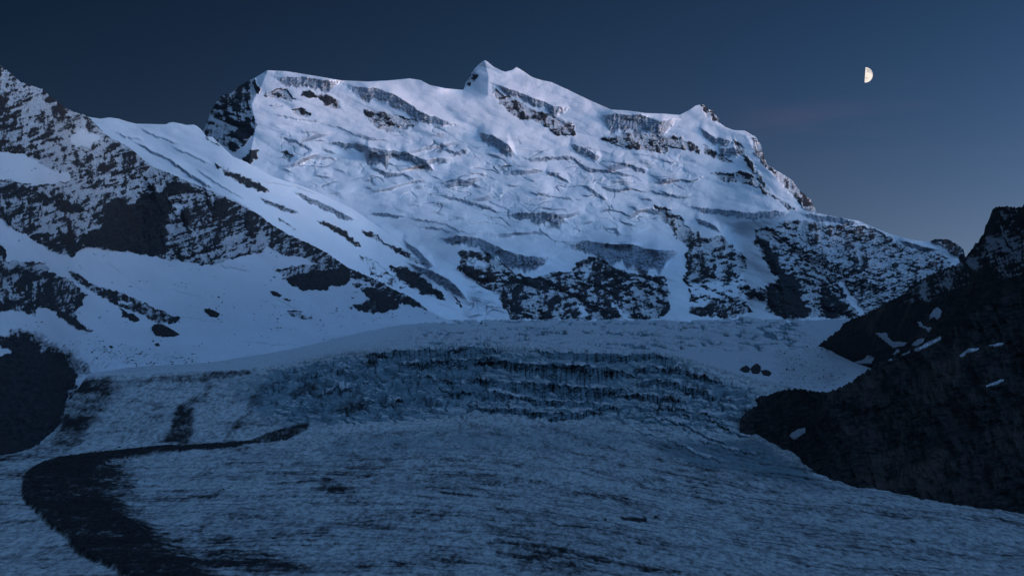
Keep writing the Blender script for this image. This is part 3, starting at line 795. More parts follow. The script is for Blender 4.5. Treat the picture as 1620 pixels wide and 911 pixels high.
obC, Cs = sheet('rocky_mountainside', xs, curve(TOP_C), lambda x: np.interp(x, _fx, _fy) + 26, 560, base_C, rC, LC, M_LEFT, 500, 1.35, 0.30, 1.0, 2.4, 1.2, None, strata=0.42, dirt_c=dC, runnel=2.2)

# ================================================================== DARK RIDGE ON THE RIGHT
TOP_F2 = [(1288, 556), (1294, 547), (1302, 540), (1310, 535), (1319, 527), (1329, 521), (1334, 512), (1349, 503.5), (1364, 499.5), (1390, 486), (1415, 471.5), (1430, 465.5), (1442, 451), (1455, 443.5), (1477, 432), (1499, 423), (1511, 419.6), (1522, 411), (1532, 401.5), (1539, 391.5), (1548, 381), (1556, 370), (1559.5, 356), (1564, 348), (1568, 338.5), (1571, 329), (1580, 326.7), (1593, 327), (1617, 328.3), (1621, 321), (1650, 305), (1720, 280), (1850, 240), (1960, 210), (2900, 120)]
rF = canvas()
paint(rF, P(1200,600, 1290,560, 1290,300, 1960,100, 1960,1100, 1100,1100, 1100,640), 1)
paint(rF, P(1572,328, 1610,332, 1605,352, 1580,360, 1572,350), .66, 3)
paint(rF, P(1540,390, 1600,360, 1660,380, 1640,430, 1590,440, 1570,420, 1530,420), .68, 5)
paint(rF, P(1545,392, 1578,385, 1570,405, 1535,428, 1500,435), .50, 3)
paint(rF, P(1440,455, 1500,425, 1545,415, 1530,445, 1480,470, 1430,480), .68, 6)
paint(rF, P(1600,385, 1650,385, 1650,420, 1600,420), .6, 5)

def base_F2(px, py):
    fd = np.interp(px, [1280, 1293, 1350, 1450, 1620, 1960], [4260, 4220, 3800, 3250, 2650, 2100])
    D = fd + (575 - py) * np.interp(px, [1290, 1400, 1620], [1.9, 1.6, 1.35])
    e = np.interp(py, [325, 400, 480], [1590, 1560, 1500])
    return D + 1.6 * np.clip(e - px, 0, 60) * sstep(470, 400, py)
xs = np.concatenate([np.arange(1284, 1940, 0.9), np.arange(1940, 2900, 5.0)])
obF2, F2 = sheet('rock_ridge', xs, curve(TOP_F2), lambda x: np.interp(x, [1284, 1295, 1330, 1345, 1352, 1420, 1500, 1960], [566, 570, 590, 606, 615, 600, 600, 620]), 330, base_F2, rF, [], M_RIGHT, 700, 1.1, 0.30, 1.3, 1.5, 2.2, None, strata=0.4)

TOP_F = [(1150, 676), (1170, 662), (1182, 650), (1200, 640), (1214, 626), (1226, 620), (1240, 617), (1262, 614.5), (1290, 619), (1310, 620), (1328, 613), (1348, 603), (1362, 592), (1390, 574), (1430, 557), (1470, 544), (1492, 532), (1520, 508), (1560, 482), (1620, 455), (1700, 425), (1960, 360), (2900, 200)]
FOOT_F = [(1150, 676), (1172, 668), (1200, 686), (1240, 706), (1250, 722), (1300, 752), (1350, 766), (1400, 774), (1500, 799), (1620, 816), (1960, 880), (2900, 1030)]
_gx2 = np.arange(1140, 2910, 2.0)
_gy2 = curve(FOOT_F)(_gx2)
_gd2 = smooth1(D_ground(_gx2, _gy2), 10)

def base_F(px, py):
    fy = np.interp(px, _gx2, _gy2); fd = np.interp(px, _gx2, _gd2)
    h = np.maximum(fy - py, -40)
    return fd + h * np.interp(px, [1170, 1300, 1620], [2.0, 1.35, 1.05])
xs = np.concatenate([np.arange(1170, 1940, 0.9), np.arange(1940, 2900, 5.0)])
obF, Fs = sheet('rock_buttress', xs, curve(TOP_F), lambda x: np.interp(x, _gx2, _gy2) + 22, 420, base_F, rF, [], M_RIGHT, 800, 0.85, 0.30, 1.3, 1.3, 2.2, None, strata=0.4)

# ================================================================== GLACIER
snow_g, ice_g, dirt_g, fall_g, rough_g = canvas(), canvas(), canvas(), canvas(), canvas()
up = P(-320,480, 1960,480, 1960,660, 1350,640, 1300,620, 1200,600, 1120,578, 1080,566, 1030,558, 960,557, 880,553, 830,548, 760,545, 700,548, 620,553, 550,556, 450,577, 380,585, 300,588, 170,594, 60,604, -320,610)
paint(snow_g, up, .95, 1.0)
paint(snow_g, P(640,508, 1200,505, 1340,503, 1340,530, 1150,540, 1080,560, 900,550, 720,545, 560,556), .62, 6)
paint(snow_g, P(1200,520, 1340,505, 1360,600, 1300,622, 1225,600, 1215,560), .9, 4)
# shelves of snow in the fall
for p_, v_ in ((P(1060,566, 1120,580, 1180,600, 1240,620, 1200,622, 1120,600), .6), (P(1070,606, 1150,612, 1140,650, 1090,640), .55), (P(1228,560, 1240,556, 1238,562), .3)):
    paint(snow_g, p_, v_, 4)
paint(ice_g, P(130,602, 350,596, 430,600, 430,690, 330,702, 110,702), .26, 6)
# blue ice of the fall
paint(ice_g, P(340,592, 450,579, 560,560, 700,550, 760,546, 880,555, 960,558, 1030,559, 1090,572, 1180,612, 1215,640, 1190,690, 1240,715, 1180,730, 1100,715, 1040,690, 980,668, 880,665, 760,655, 660,668, 540,680, 470,690, 420,660, 380,640), .50, 9)
paint(ice_g, P(430,590, 560,562, 700,552, 780,556, 780,620, 640,650, 540,665, 450,680, 400,640), .30, 8, 'add')
paint(ice_g, P(870,556, 1030,560, 1080,575, 1040,615, 980,640, 850,632, 760,610, 740,575), .62, 5)
paint(ice_g, P(1000,690, 1100,700, 1200,690, 1250,722, 1310,760, 1420,780, 1520,802, 1400,787, 1250,770, 1100,742, 1040,718), .64, 7)
paint(ice_g, P(480,690, 640,668, 800,664, 980,672, 1060,700, 1000,722, 860,725, 680,728, 520,740), .46, 12, 'max')
for p_, v_ in ((P(1153,532, 1183,520, 1210,522, 1227,539, 1197,542, 1173,552, 1160,547), .38), (P(1163,566, 1202,571, 1197,581, 1170,579), .5), (P(1190,562, 1247,552, 1222,564), .6), (P(1260,506, 1290,505, 1285,512), .6), (P(1090,530, 1140,525, 1130,545, 1080,545), .45), (P(1160,600, 1190,608, 1220,625, 1190,622), .6)):
    paint(ice_g, p_, v_, 5)
for p_, v_ in ((P(650,512, 700,508, 760,512, 700,525, 660,528), .42), (P(800,515, 900,520, 940,535, 840,535), .38)):
    paint(ice_g, p_, v_, 6)
# medial moraine and rubble
paint(dirt_g, P(267,704, 217,709, 168,717, 123,722, 89,727, 67,735, 47,744, 37,755, 34,775, 37,792, 52,807, 74,832, 99,849, 123,874, 158,891, 193,911, 240,945, 320,1010, 480,1120, 620,1120, 450,1000, 380,950, 309,905, 272,880, 247,857, 222,837, 188,817, 160,790, 148,767, 153,745, 173,731, 222,722, 296,711, 346,706), .88, 1.6)
paint(dirt_g, P(120,735, 200,730, 190,790, 240,835, 320,885, 450,970, 300,970, 150,830, 110,780), .72, 13, 'max')
paint(dirt_g, P(170,750, 215,755, 215,790, 180,790), .50, 7, 'max')
paint(dirt_g, P(346,700, 399,695, 417,687, 461,673, 493,668, 486,680, 454,695, 412,700, 350,709, 296,714, 267,706), .85, 1.2, 'max')
paint(dirt_g, P(284,641, 306,643, 307,673, 299,701, 252,701, 269,680, 277,658), .78, 3, 'max')
paint(dirt_g, P(286,641, 306,644, 340,612, 357,599, 345,601), .48, 3, 'max')
paint(dirt_g, P(160,604, 247,595, 346,588, 398,585, 398,590, 321,601, 247,605), .48, 1.6, 'max')
paint(dirt_g, P(80,700, 105,625, 120,592, 175,600, 185,615, 150,665, 132,700, 90,712), .62, 7, 'max')
paint(dirt_g, P(-200,735, 0,722, 95,702, 130,706, 60,722, 0,734, -200,760), .55, 4, 'max')
paint(dirt_g, P(380,660, 400,625, 420,606, 430,608, 410,640, 385,672, 355,700, 350,698), .42, 2.5, 'max')
for p_ in (P(444,631, 461,618, 488,604, 508,606, 488,628), P(565,574, 587,564, 617,562, 597,579, 570,581), P(523,648, 555,631, 580,638, 572,650, 547,653), P(488,653, 523,636, 503,648), P(420,610, 450,600, 440,612), P(1170,650, 1215,640, 1230,690, 1195,680)):
    paint(dirt_g, p_, .55, 2, 'max')
for p_, v_, s_ in ((P(419,720, 449,733, 488,746, 533,755, 572,777, 572,795, 538,795, 523,772, 470,752), .36, 8), (P(505,753, 535,757, 530,762, 508,760), .6, 2), (P(535,793, 572,790, 565,797), .6, 2), (P(560,807, 621,827, 585,833), .38, 6), (P(762,846, 811,846, 873,864, 947,896, 922,940, 873,900, 799,878), .40, 12), (P(330,840, 449,874, 480,900, 424,940, 300,940), .45, 14), (P(979,819, 1023,818, 1021,824, 986,825), .9, 1.2), (P(954,823, 961,822, 960,826), .9, .6), (P(1033,814, 1040,815, 1036,820), .7, 1), (P(620,896, 660,900, 650,906), .5, 3), (P(120,585, 200,580, 330,578, 200,592), .25, 6), (P(1220,560, 1320,555, 1345,590, 1310,618, 1235,612), .20, 8), (P(1295,590, 1325,590, 1318,608, 1300,606), .42, 5), (P(40,905, 60,870, 80,875, 70,900), .2, 5)):
    paint(dirt_g, p_, v_, s_, 'max')
paint(fall_g, P(430,585, 560,560, 700,550, 760,547, 880,556, 1030,560, 1090,574, 1170,606, 1210,640, 1180,690, 1060,690, 980,668, 880,664, 760,658, 660,664, 560,672, 460,672, 420,640), 1.0, 10)
paint(fall_g, P(860,557, 1030,562, 1060,600, 1020,650, 860,655, 770,612, 770,575), .30, 8)
paint(rough_g, P(-320,700, 1960,760, 1960,1200, -320,1200), 1.0, 20)

LG = [
 (P(540,563, 620,555, 700,550, 760,547, 830,550), [7, 12, 17, 19, 10]), (P(600,578, 660,570, 720,570, 770,566, 820,570), [6, 13, 15, 13, 6]),
 (P(800,551, 830,549, 880,555, 960,558, 1030,560, 1080,570, 1110,585), [4, 8, 12, 14, 15, 14, 6]),
 (P(735,578, 760,572, 800,571, 860,575, 900,576, 960,581, 1000,592, 1020,605), [8, 14, 18, 24, 27, 27, 22, 8]),
 (P(690,592, 760,596, 830,606, 900,610, 970,614, 1010,622, 1030,632), [8, 10, 17, 22, 22, 18, 7]),
 (P(640,612, 720,619, 790,617, 850,634, 930,638, 1000,641, 1050,641), [6, 8, 8, 11, 11, 9, 4]),
 (P(690,632, 740,640, 780,645, 850,652, 930,650, 985,656), [5, 7, 9, 12, 13, 6]),
 (P(640,600, 680,595, 720,604, 760,609), [5, 9, 9, 4]),
 (P(985,612, 1030,600, 1070,604, 1120,620, 1170,640), [6, 14, 14, 10, 5]), (P(985,585, 1030,580, 1080,584, 1120,596, 1160,612), [6, 13, 14, 10, 4]), (P(960,628, 1010,622, 1060,628, 1110,640), [5, 10, 10, 4]),
 (P(1020,640, 1060,645, 1110,655, 1160,668), [3, 7, 7, 4]),
 (P(1000,655, 1060,665, 1120,690, 1180,716), 4), (P(1060,650, 1130,668, 1200,700), 4), (P(980,672, 1050,690, 1100,715, 1165,735), 3.5), (P(1080,690, 1140,705, 1210,722), 3),
 (P(440,604, 480,594, 530,584, 580,580), 5), (P(480,630, 530,614, 580,606, 630,604), 6), (P(500,656, 560,640, 620,634, 660,632), 6),
]

def build_glacier():
    xs = np.concatenate([np.arange(-900, -300, 12.0), np.arange(-300, -20, 4.0), np.arange(-20, 1640, 1.05), np.arange(1640, 2900, 6.0)])
    ys = np.concatenate([np.arange(496, 720, 0.55), np.arange(720, 925, 0.5), np.geomspace(926, 1560, 60)])
    px, py = np.meshgrid(xs.astype(f32), ys.astype(f32))
    D = D_ground(px, py).astype(f32)
    dD, icl, ledge, crk = cliffs(px, py, LG, 4.6, 900, jit=1.9, ramp=1.7, flute=0.12, crack=0.22, blocky=0.32, want_ledge=True)
    fall = sample(fall_g, px, py); rough = sample(rough_g, px, py)
    # smaller steps of the fall between the great walls
    x0 = (px - 810) * 1.1; z0 = -(py - 690) * 1.1
    T = (z0 + 16 * fbm(x0 / 110, z0 / 40, 3, 902) + 0.10 * x0) / 17.0
    fr = T - np.floor(T); lv = np.floor(T)
    am = np.clip(gnoise(x0 / 55 + lv * 6.1, lv * 2.3 + 0.3, 906) * 1.5 + 0.35, 0, 1) * fall * (1 - np.clip(icl * 2, 0, 1)) * (1 - 0.6 * sstep(640, 690, py))
    D = D - np.where(fr < 0.45, fr / 0.45, (1 - fr) / 0.55) * 22 * am
    icl = np.maximum(icl, ((fr > 0.05) & (fr < 0.42)) * am * 0.8)
    D = D + dD
    x, y, z = unproject(px, py, D)
    x = x.astype(f32); y = y.astype(f32); z = z.astype(f32)
    # swells and the crumpled surface
    z += fbm(x / 170, y / 230, 3, 910) * 5.0 * (0.3 + 0.7 * rough)
    tong = 1 - fall
    sn = sample(snow_g, px, py)
    hum = fbm(x / 30, y / 80, 3, 914) * 1.8 + (ridged(x / 9, y / 30, 4, 918, 0.6) - 0.5) * 1.5
    z += hum * tong * (0.3 + 0.7 * (1 - sn))
    # seracs: leaning blocks split by crevasses
    fi = fall > 0.02
    xx, yy = x[fi], y[fi]
    wx = fbm(xx / 40, yy / 40, 2, 930) * 14; wy = fbm(xx / 40, yy / 40, 2, 934) * 14
    d1, gap, val = cells((xx + wx * 1.6) / 27.0, (yy + wy * 1.6 + 0.5 * xx) / 34.0, 940)
    d1b, gapb, valb = cells((xx + wx) / 10.0, (yy + wy) / 13.0, 944)
    blk = (val - 0.4) * 12 + (valb - 0.5) * 4.0 - 10.0 * (1 - sstep(0.02, 0.20, gap)) - 2.2 * (1 - sstep(0.03, 0.3, gapb))
    lean = gnoise(xx / 14, yy / 60, 946) * 3.0
    z[fi] += (blk + lean) * fall[fi] * np.clip(1.0 - 0.80 * sstep(615, 700, py[fi]), 0, 2) * (1 - 0.8 * icl[fi])
    gapm = np.zeros(px.shape, f32); topm = np.zeros(px.shape, f32)
    gapm[fi] = (1 - sstep(0.02, 0.13, gap)) * fall[fi] * (1 - icl[fi]); topm[fi] = sstep(0.55, 0.8, val) * sstep(0.12, 0.3, gap) * fall[fi]
    # crevassed plateau
    pl = sstep(560, 545, py) * sstep(620, 700, px) * sstep(1330, 1230, px)
    cr = ridged((x + 0.15 * y) / 52 + 0.5 * fbm(x / 90, y / 200, 2, 953), (y - 0.2 * x) / 130, 3, 950, 0.55)
    pl = pl * sstep(-0.55, 0.1, fbm(x / 260, y / 300, 2, 955))
    z += (fbm(x / 90, y / 120, 3, 956) * 6.0 - sstep(0.50, 0.68, cr) * 8.0) * pl
    # moraine stands a little proud of the ice
    dirt0 = sample(dirt_g, px, py)
    z += sstep(0.15, 1.0, dirt0) * (5.0 + 2.5 * fbm(x / 26, y / 60, 3, 958)) * sstep(690, 730, py) * sstep(500, 420, px)
    wv = fbm(x / 30, y / 40, 3, 960)
    wv2 = fbm(x / 30, y / 40, 3, 964)
    ddp = np.interp(py, [500, 600, 700, 900], [9, 9, 7, 9])
    qx, qy = px + wv * ddp * 1.2, py + wv2 * ddp * 0.5
    snow = sample(snow_g, px + wv * 2, py + wv2 * 1.2); ice = sample(ice_g, qx, qy); dirt_dark = sample(dirt_g, px + wv * 2.0 + 3 * fbm(x / 60, y / 140, 3, 968), py + wv2 * 1.2)
    nz = steepness(x, y, z)
    st = sstep(0.93, 0.70, nz)
    inf = sstep(0.05, 0.4, fall)
    ice = np.clip(np.maximum(ice * (1 - inf + inf * (0.7 + 0.8 * st)), icl * 0.95), 0, 1)
    snow = snow * (1 - icl) * (1 - inf * st * 0.9)
    snow = np.clip(snow + inf * (1 - icl) * sstep(0.93, 0.985, nz) * 0.35, 0, 1)
    snow = np.maximum(snow, ledge * 0.62)
    snow = np.maximum(snow, topm * 0.55 * sstep(0.80, 0.95, nz)); ice = ice * (1 - 0.5 * topm * sstep(0.80, 0.95, nz))
    ice = ice * (1 - 0.7 * ledge)
    crv = sstep(0.50, 0.66, cr) * pl
    ice = np.maximum(ice, crv * 0.85)
    # flow streaks of dust, specks on the ice
    bend = np.where(x > -150, 1.3 * (x + 150) * sstep(-200, 300, x), 0)      # the foliation swings down the valley on the right
    v = y + bend
    s1 = fbm(x / 130, v / 110, 4, 970, 0.6)
    s2 = fbm(x / 15, v / 48, 4, 974, 0.6)
    s3 = fbm(x / 3.6, v / 22, 4, 978, 0.65)
    sl = np.clip(ridged(x / 300 + 0.3 * s1, v / 42, 3, 982) - 0.50, 0, 1) * sstep(690, 740, py)
    dirt_dark = np.clip(dirt_dark + (0.62 * s1 + 0.50 * s2 + 0.50 * s3 + 0.9 * sl + 0.26 * np.clip(-hum, 0, 1.2) + 0.12) * (1 - snow * 0.8) * (1 - 0.6 * inf), 0, 1)
    dirt_dark = np.clip(dirt_dark + 0.5 * gapm + 0.55 * crk, 0, 1)  # shade of crevasse gaps and cracks painted in as dark colour, beside the dirt
    ob = grid_mesh('glacier', x, y, z, [snow, ice, dirt_dark], M_ICE)
    return ob, dict(xs=xs, ys=ys, x=x, y=y, z=z)
obG, G = build_glacier()

# unseen ridge added beyond the right edge to shade the lower valley from the sun
def side_ridge(name, pts, mat, seed):
    p = np.array(pts, float)          # x, y, crest height, half width
    t = np.linspace(0, len(p) - 1, 260); a_ = np.arange(len(p))
    cx = np.interp(t, a_, p[:, 0]); cy = np.interp(t, a_, p[:, 1]); cz = np.interp(t, a_, p[:, 2]); cw = np.interp(t, a_, p[:, 3])
    tx = np.gradient(smooth1(cx, 8)); ty = np.gradient(smooth1(cy, 8)); l = np.hypot(tx, ty)
    nx, ny = -ty / l, tx / l
    v = np.linspace(-1, 1, 90)[:, None]
    x = cx[None] + nx[None] * v * cw[None]; y = cy[None] + ny[None] * v * cw[None]
    h = np.clip(1 - np.abs(v), 0, 1) ** 1.1
    z = -200 + (cz[None] + 200) * h + (fbm(x / 400, y / 400, 5, seed) * 120 + ridged(x / 160, y / 160, 4, seed + 6) * 50) * np.clip(h * 3, 0, 1)
    cov = np.clip(0.95 + 0 * x - sstep(900, 1500, z) * 0.4, 0, 1); m0 = 0 * x
    return grid_mesh(name, x.astype(f32), y.astype(f32), z.astype(f32), [cov, m0, m0], mat)
side_ridge('shade_ridge', SHADE_RIDGE, M_RIGHT, 1400)

# the land beyond and below, out to the horizon
def land_sheet():
    r = np.geomspace(300, 90000, 70); a = np.linspace(0, 2 * np.pi, 145)
    A_, R_ = np.meshgrid(a, r)
    x = np.sin(A_) * R_; y = np.cos(A_) * R_ + 0
    z = -420 + fbm(x / 2600, y / 2600, 4, 1200) * 240 - R_ * 0.004
    cov = np.clip(0.75 + fbm(x / 900, y / 900, 3, 1210) * 0.6, 0, 1)
    m0 = 0 * x
    return grid_mesh('valley_floor', x.astype(f32), y.astype(f32), z.astype(f32), [cov, m0, m0], M_LEFT)
land_sheet()

# ================================================================== THINGS
def tag(o, label, cat, group=None):
    o['label'] = label; o['category'] = cat
    if group: o['group'] = group
    return o

def surf_D(info, px, py):
    xs_ = info['xs']; t = np.clip((px - xs_[0]) / (xs_[1] - xs_[0]), 0, len(xs_) - 1.001)
    j = t.astype(int); fx = t - j
    tp = info['top'][j] * (1 - fx) + info['top'][j + 1] * fx; bt = info['bot'][j] * (1 - fx) + info['bot'][j + 1] * fx
    v = np.clip((py - tp) / (bt - tp), 0, 1) * (info['n'] - 1.001)
    i = v.astype(int); fy = v - i
    Dm = info['D']
    D = (Dm[i, j] * (1 - fx) + Dm[i, j + 1] * fx) * (1 - fy) + (Dm[i + 1, j] * (1 - fx) + Dm[i + 1, j + 1] * fx) * fy
    return np.where((py < tp) | (px < xs_[0]) | (px > xs_[-1]), 1e9, D)

def ground_point(px, py):
    j = np.clip(np.searchsorted(G['xs'], px), 0, len(G['xs']) - 1); i = np.clip(np.searchsorted(G['ys'], py), 0, len(G['ys']) - 1)
    return np.array([G['x'][i, j], G['y'][i, j], G['z'][i, j]], float)

def raw_mesh(name, verts, faces, mat, smooth=True):
    me = bpy.data.meshes.new(name)
    me.from_pydata([tuple(map(float, v)) for v in verts], [], faces)
    me.update()
    for p in me.polygons: p.use_smooth = smooth
    return new_object(name, me, mat)

def drape(name, pts, D_of, mat, off, bulge, lump, seed, step=0.6, wob=2.0):
    """a patch lying on a slope: a closed body with its own thickness"""
    p = np.array(pts, float)
    xs_ = np.arange(p[:, 0].min() - 2, p[:, 0].max() + 2, step); ys_ = np.arange(p[:, 1].min() - 2, p[:, 1].max() + 2, step)
    X, Y = np.meshgrid(xs_, ys_)
    wx = fbm(X / 5, Y / 5, 3, seed) * wob; wy = fbm(X / 5, Y / 5, 3, seed + 4) * wob * 0.8
    k = inpoly(p, X + wx, Y + wy)
    if k.sum() < 6: k = inpoly(p, X, Y)
    e = blur(k.astype(f32), 2.2 / step)
    h = np.clip((e - 0.45) / 0.55, 0, 1) ** 0.7
    D = D_of(X, Y)
    l = off + bulge * h + lump * h * fbm(X / 3.0, Y / 2.2, 3, seed + 9)
    fx, fy, fz = unproject(X, Y, D)
    cx, cy, cz = fx * 1.0, fy * 1.0, fz * 1.0
    # proud of the slope: towards the valley and up
    fy2 = fy - l * 0.7; fz2 = fz + l * 0.7
    idx = -np.ones(k.shape, int)
    cell = k[:-1, :-1] & k[1:, :-1] & k[1:, 1:] & k[:-1, 1:]
    use = np.zeros(k.shape, bool)
    use[:-1, :-1] |= cell; use[1:, :-1] |= cell; use[1:, 1:] |= cell; use[:-1, 1:] |= cell
    n = use.sum(); idx[use] = np.arange(n)
    V = np.concatenate([np.stack([fx[use], fy2[use], fz2[use]], 1), np.stack([cx[use], cy[use] + off + 1.0, cz[use] - off - 1.0], 1)])
    faces = []; edges = {}
    for i, j in zip(*np.nonzero(cell)):
        q = [idx[i, j], idx[i + 1, j], idx[i + 1, j + 1], idx[i, j + 1]]
        q = [int(v) for v in q]
        faces.append(q); faces.append([v + n for v in reversed(q)])
        for a in range(4):
            ed = (q[a], q[(a + 1) % 4])
            if (ed[1], ed[0]) in edges: del edges[(ed[1], ed[0])]
            else: edges[ed] = 1
    for a, b in edges: faces.append([b, a, a + int(n), b + int(n)])
    return raw_mesh(name, V, faces, mat)

D_right = lambda X, Y: np.minimum(surf_D(Fs, X, Y), surf_D(F2, X, Y))
patches = [
 (P(1477,490, 1483,486, 1490,492, 1488,502, 1482,506, 1477,502, 1469,507, 1470.6,500), 'highest snow patch on the dark right ridge, blocky with a narrow foot'),
 (P(1451,510, 1457,508.5, 1461,516, 1474,519.6, 1469,527, 1464,520, 1454.6,517), 'hook shaped snow patch just below the highest patch on the right ridge'),
 (P(1384,527, 1403,527, 1405,534, 1412.6,541, 1435,542, 1432,547, 1412.6,550.5, 1400,540.6), 'large L shaped snow patch in a hollow of the dark right ridge'),
 (P(1441,545.6, 1452,537, 1462,535.7, 1461,542, 1449.6,548), 'short wedge of snow joining the L shaped patch to the long snow strip'),
 (P(1444.7,554, 1469,540.6, 1489,532, 1489,537.5, 1467,549.5, 1450,556.5), 'long slanting snow strip filling the gully of the right ridge'),
 (P(1411,561.6, 1420,551.7, 1424,555, 1417.5,560.5), 'small snow triangle under the corner of the L shaped patch'),
 (P(1422,564, 1440,555, 1438,559.5), 'thin snow sliver below the long slanting strip'),
 (P(1341,576, 1365.7,569, 1373,561.6, 1384,566, 1378,575, 1358,575.5, 1343.5,578.5), 'pointed snow patch lowest in the gully, beside the snowfield edge'),
 (P(1517.5,565, 1522.5,559, 1532,552.5, 1549.6,551, 1546,555, 1528.6,559, 1523.7,565.5), 'curved snow strip on a ledge of the right ridge, drooping at its left end'),
 (P(1563,547.5, 1583,542.5, 1588,543.5, 1585.4,547.5, 1573,549), 'narrow level snow strip right of the curved strip on the ridge'),
 (P(1558,611, 1580.5,602, 1590,599.5, 1583,607, 1560.7,613), 'lone snow bar low on the dark rock at the right edge'),
 (P(1403,571, 1410,567.5, 1411,571.5), 'tiny snow dot between the gully patches of the right ridge'),
 (P(1361,590, 1369,585, 1368,588.5), 'tiny snow dash beside the upper end of the boulder strewn snowfield'),
 (P(1247,690, 1259.5,680, 1274,676, 1274,685, 1257,696), 'greyish snow patch at the glacier edge under the brown rock knoll'),
]
for n_, (pts, lab) in enumerate(patches):
    tag(drape('snow_patch', pts, D_right, M_PATCH, 1.2, 1.0, 0.6, 1300 + n_ * 13), lab, 'snow patch', 'snow patches on the dark right ridge')

D_left = lambda X, Y: np.minimum(surf_D(Cs, X, Y), D_ground(X, Y))
D_gl = lambda X, Y: D_ground(X, Y)
crops = [
 (P(239,518, 247,514, 259,516, 272,523, 285,529, 277,533, 258,533, 246,531), D_left, 'lowest dark rock outcrop on the left snowfield, long and flat topped'),
 (P(322,489, 334,491, 349,497, 344,503, 334,501, 326,496), D_left, 'dark rock outcrop with crevasses above it in the middle of the left snowfield'),
 (P(426,461, 434,462, 447,468, 442,471, 432,467), D_left, 'small dark rock island under the black overhanging cliff of the snow bowl'),
 (P(446,471, 456,474, 464,474, 458,477, 449,474), D_left, 'thin rock rib just right of the small dark rock island'),
 (P(1169,586, 1174,582, 1180,579, 1187,583, 1186,590, 1176,589), D_gl, 'jagged black rock at the left end of a row poking through the glacier'),
 (P(1187,584, 1193,578, 1199,577, 1204,581, 1202,591, 1190,592), D_gl, 'tallest black rock in the middle of a row poking through the glacier'),
 (P(1203,587, 1212,586, 1221,590, 1218,595, 1208,594), D_gl, 'flat black rock at the right end of a row poking through the glacier'),
 (P(1195,632, 1208,627, 1221,631, 1222,640, 1210,646, 1201,641), D_gl, 'small brown rock hump at the ice margin beside the rock knoll'),
 (P(171,549, 176,547, 181,549, 177,551), D_left, 'small dark rock lying on snow above the grey scree'),
 (P(244,545, 252,543, 253,547, 246,547.5), D_left, 'dark rock below the lowest outcrop of the left snowfield'),
]
for n_, (pts, Df, lab) in enumerate(crops):
    tag(drape('rock_outcrop', pts, Df, M_BOULDER, 1.5, (7.0, 7.0, 5.0, 3.0, 4.0, 6.0, 3.0, 6.0, 2.0, 2.0)[n_], 7.0, 1600 + n_ * 17, 0.5), lab, 'rock outcrop')

# boulders on the ice
def boulder_mesh(seed):
    r = random.Random(seed)
    import bmesh
    bm = bmesh.new()
    bmesh.ops.create_icosphere(bm, subdivisions=3, radius=1.0)
    planes = [Vector((r.uniform(-1, 1), r.uniform(-1, 1), r.uniform(-.3, 1))).normalized() for _ in range(9)]
    offs = [r.uniform(.55, .85) for _ in planes]
    sx, sy, sz = r.uniform(.8, 1.35), r.uniform(.8, 1.2), r.uniform(.55, .85)
    from mathutils import noise as mn
    for v in bm.verts:
        for p, o in zip(planes, offs):
            d = v.co.dot(p)
            if d > o: v.co -= p * (d - o)
        v.co += v.co.normalized() * 0.06 * mn.noise(v.co * 3 + Vector((seed, 0, 0)))
        v.co = Vector((v.co.x * sx, v.co.y * sy, v.co.z * sz))
    me = bpy.data.meshes.new('boulder')
    bm.to_mesh(me); bm.free()
    me.materials.append(M_BOULDER)
    return me
bmesh_lib = [boulder_mesh(k) for k in range(8)]
rr = random.Random(5)
GRP = 'dark boulders scattered over the lower glacier'
spots = [
 (430.5, 850, 2.6, 'dark boulder on clean ice left of centre, the one nearest the picture bottom left moraine'),
 (353, 776, 2.3, 'left boulder of a close pair on the grey ice right of the moraine'),
 (362, 772, 2.0, 'right boulder of a close pair on the grey ice right of the moraine'),
 (211, 805, 2.4, 'dark boulder beside the soft inner edge of the curved moraine'),
 (326, 868, 3.0, 'big dark boulder on rubble between the curved moraine and the bottom edge'),
 (957, 824, 2.8, 'dark boulder at the left end of the lone black rubble streak'),
 (1036, 815, 2.6, 'dark boulder at the right end of the lone black rubble streak'),
 (1199, 835, 2.4, 'dark boulder alone on the pale ice of the right foreground'),
 (898, 868, 2.8, 'largest dark boulder in the speckled rubble of the middle foreground'),
 (869, 883, 2.6, 'dark boulder on the lower rim of the speckled rubble in the middle foreground'),
 (644, 856, 2.2, 'left boulder of two on the ice in the centre foreground'),
 (674, 861, 2.4, 'right boulder of two on the ice in the centre foreground'),
 (188, 709, 2.0, 'small boulder riding on the pale ice strip above the moraine'),
 (126, 721, 2.4, 'boulder on the crest of the moraine at its upper bend'),
]
for px_, py_, s_, lab in spots:
    o = bpy.data.objects.new('boulder', rr.choice(bmesh_lib)); coll.objects.link(o)
    p_ = ground_point(px_, py_); k_ = s_ * p_[1] / F_PX
    o.location = (p_[0], p_[1], p_[2] + 0.2 * k_); o.scale = (k_, k_, k_); o.rotation_euler = (0, 0, rr.uniform(0, 6.28))
    tag(o, lab, 'boulder', GRP)
for q_ in range(110):
    while True:
        px_, py_ = rr.uniform(150, 1610), rr.uniform(735, 905)
        if px_ > 1150 and py_ < 735 + (px_ - 1150) * 0.2: continue
        if sample(dirt_g, np.array([px_]), np.array([py_]))[0] > 0.75: continue
        break
    o = bpy.data.objects.new('boulder', rr.choice(bmesh_lib)); coll.objects.link(o)
    p_ = ground_point(px_, py_); k_ = rr.choice([.6, .7, .8, .9, 1.1, 1.4]) * p_[1] / F_PX
    o.location = (p_[0], p_[1], p_[2] + 0.2 * k_); o.scale = (k_, k_, k_); o.rotation_euler = (0, 0, rr.uniform(0, 6.28))
    tag(o, 'very small dark stone among many strewn over the lower glacier', 'stone', 'very small stones strewn over the lower glacier')
    o.name = 'stone'

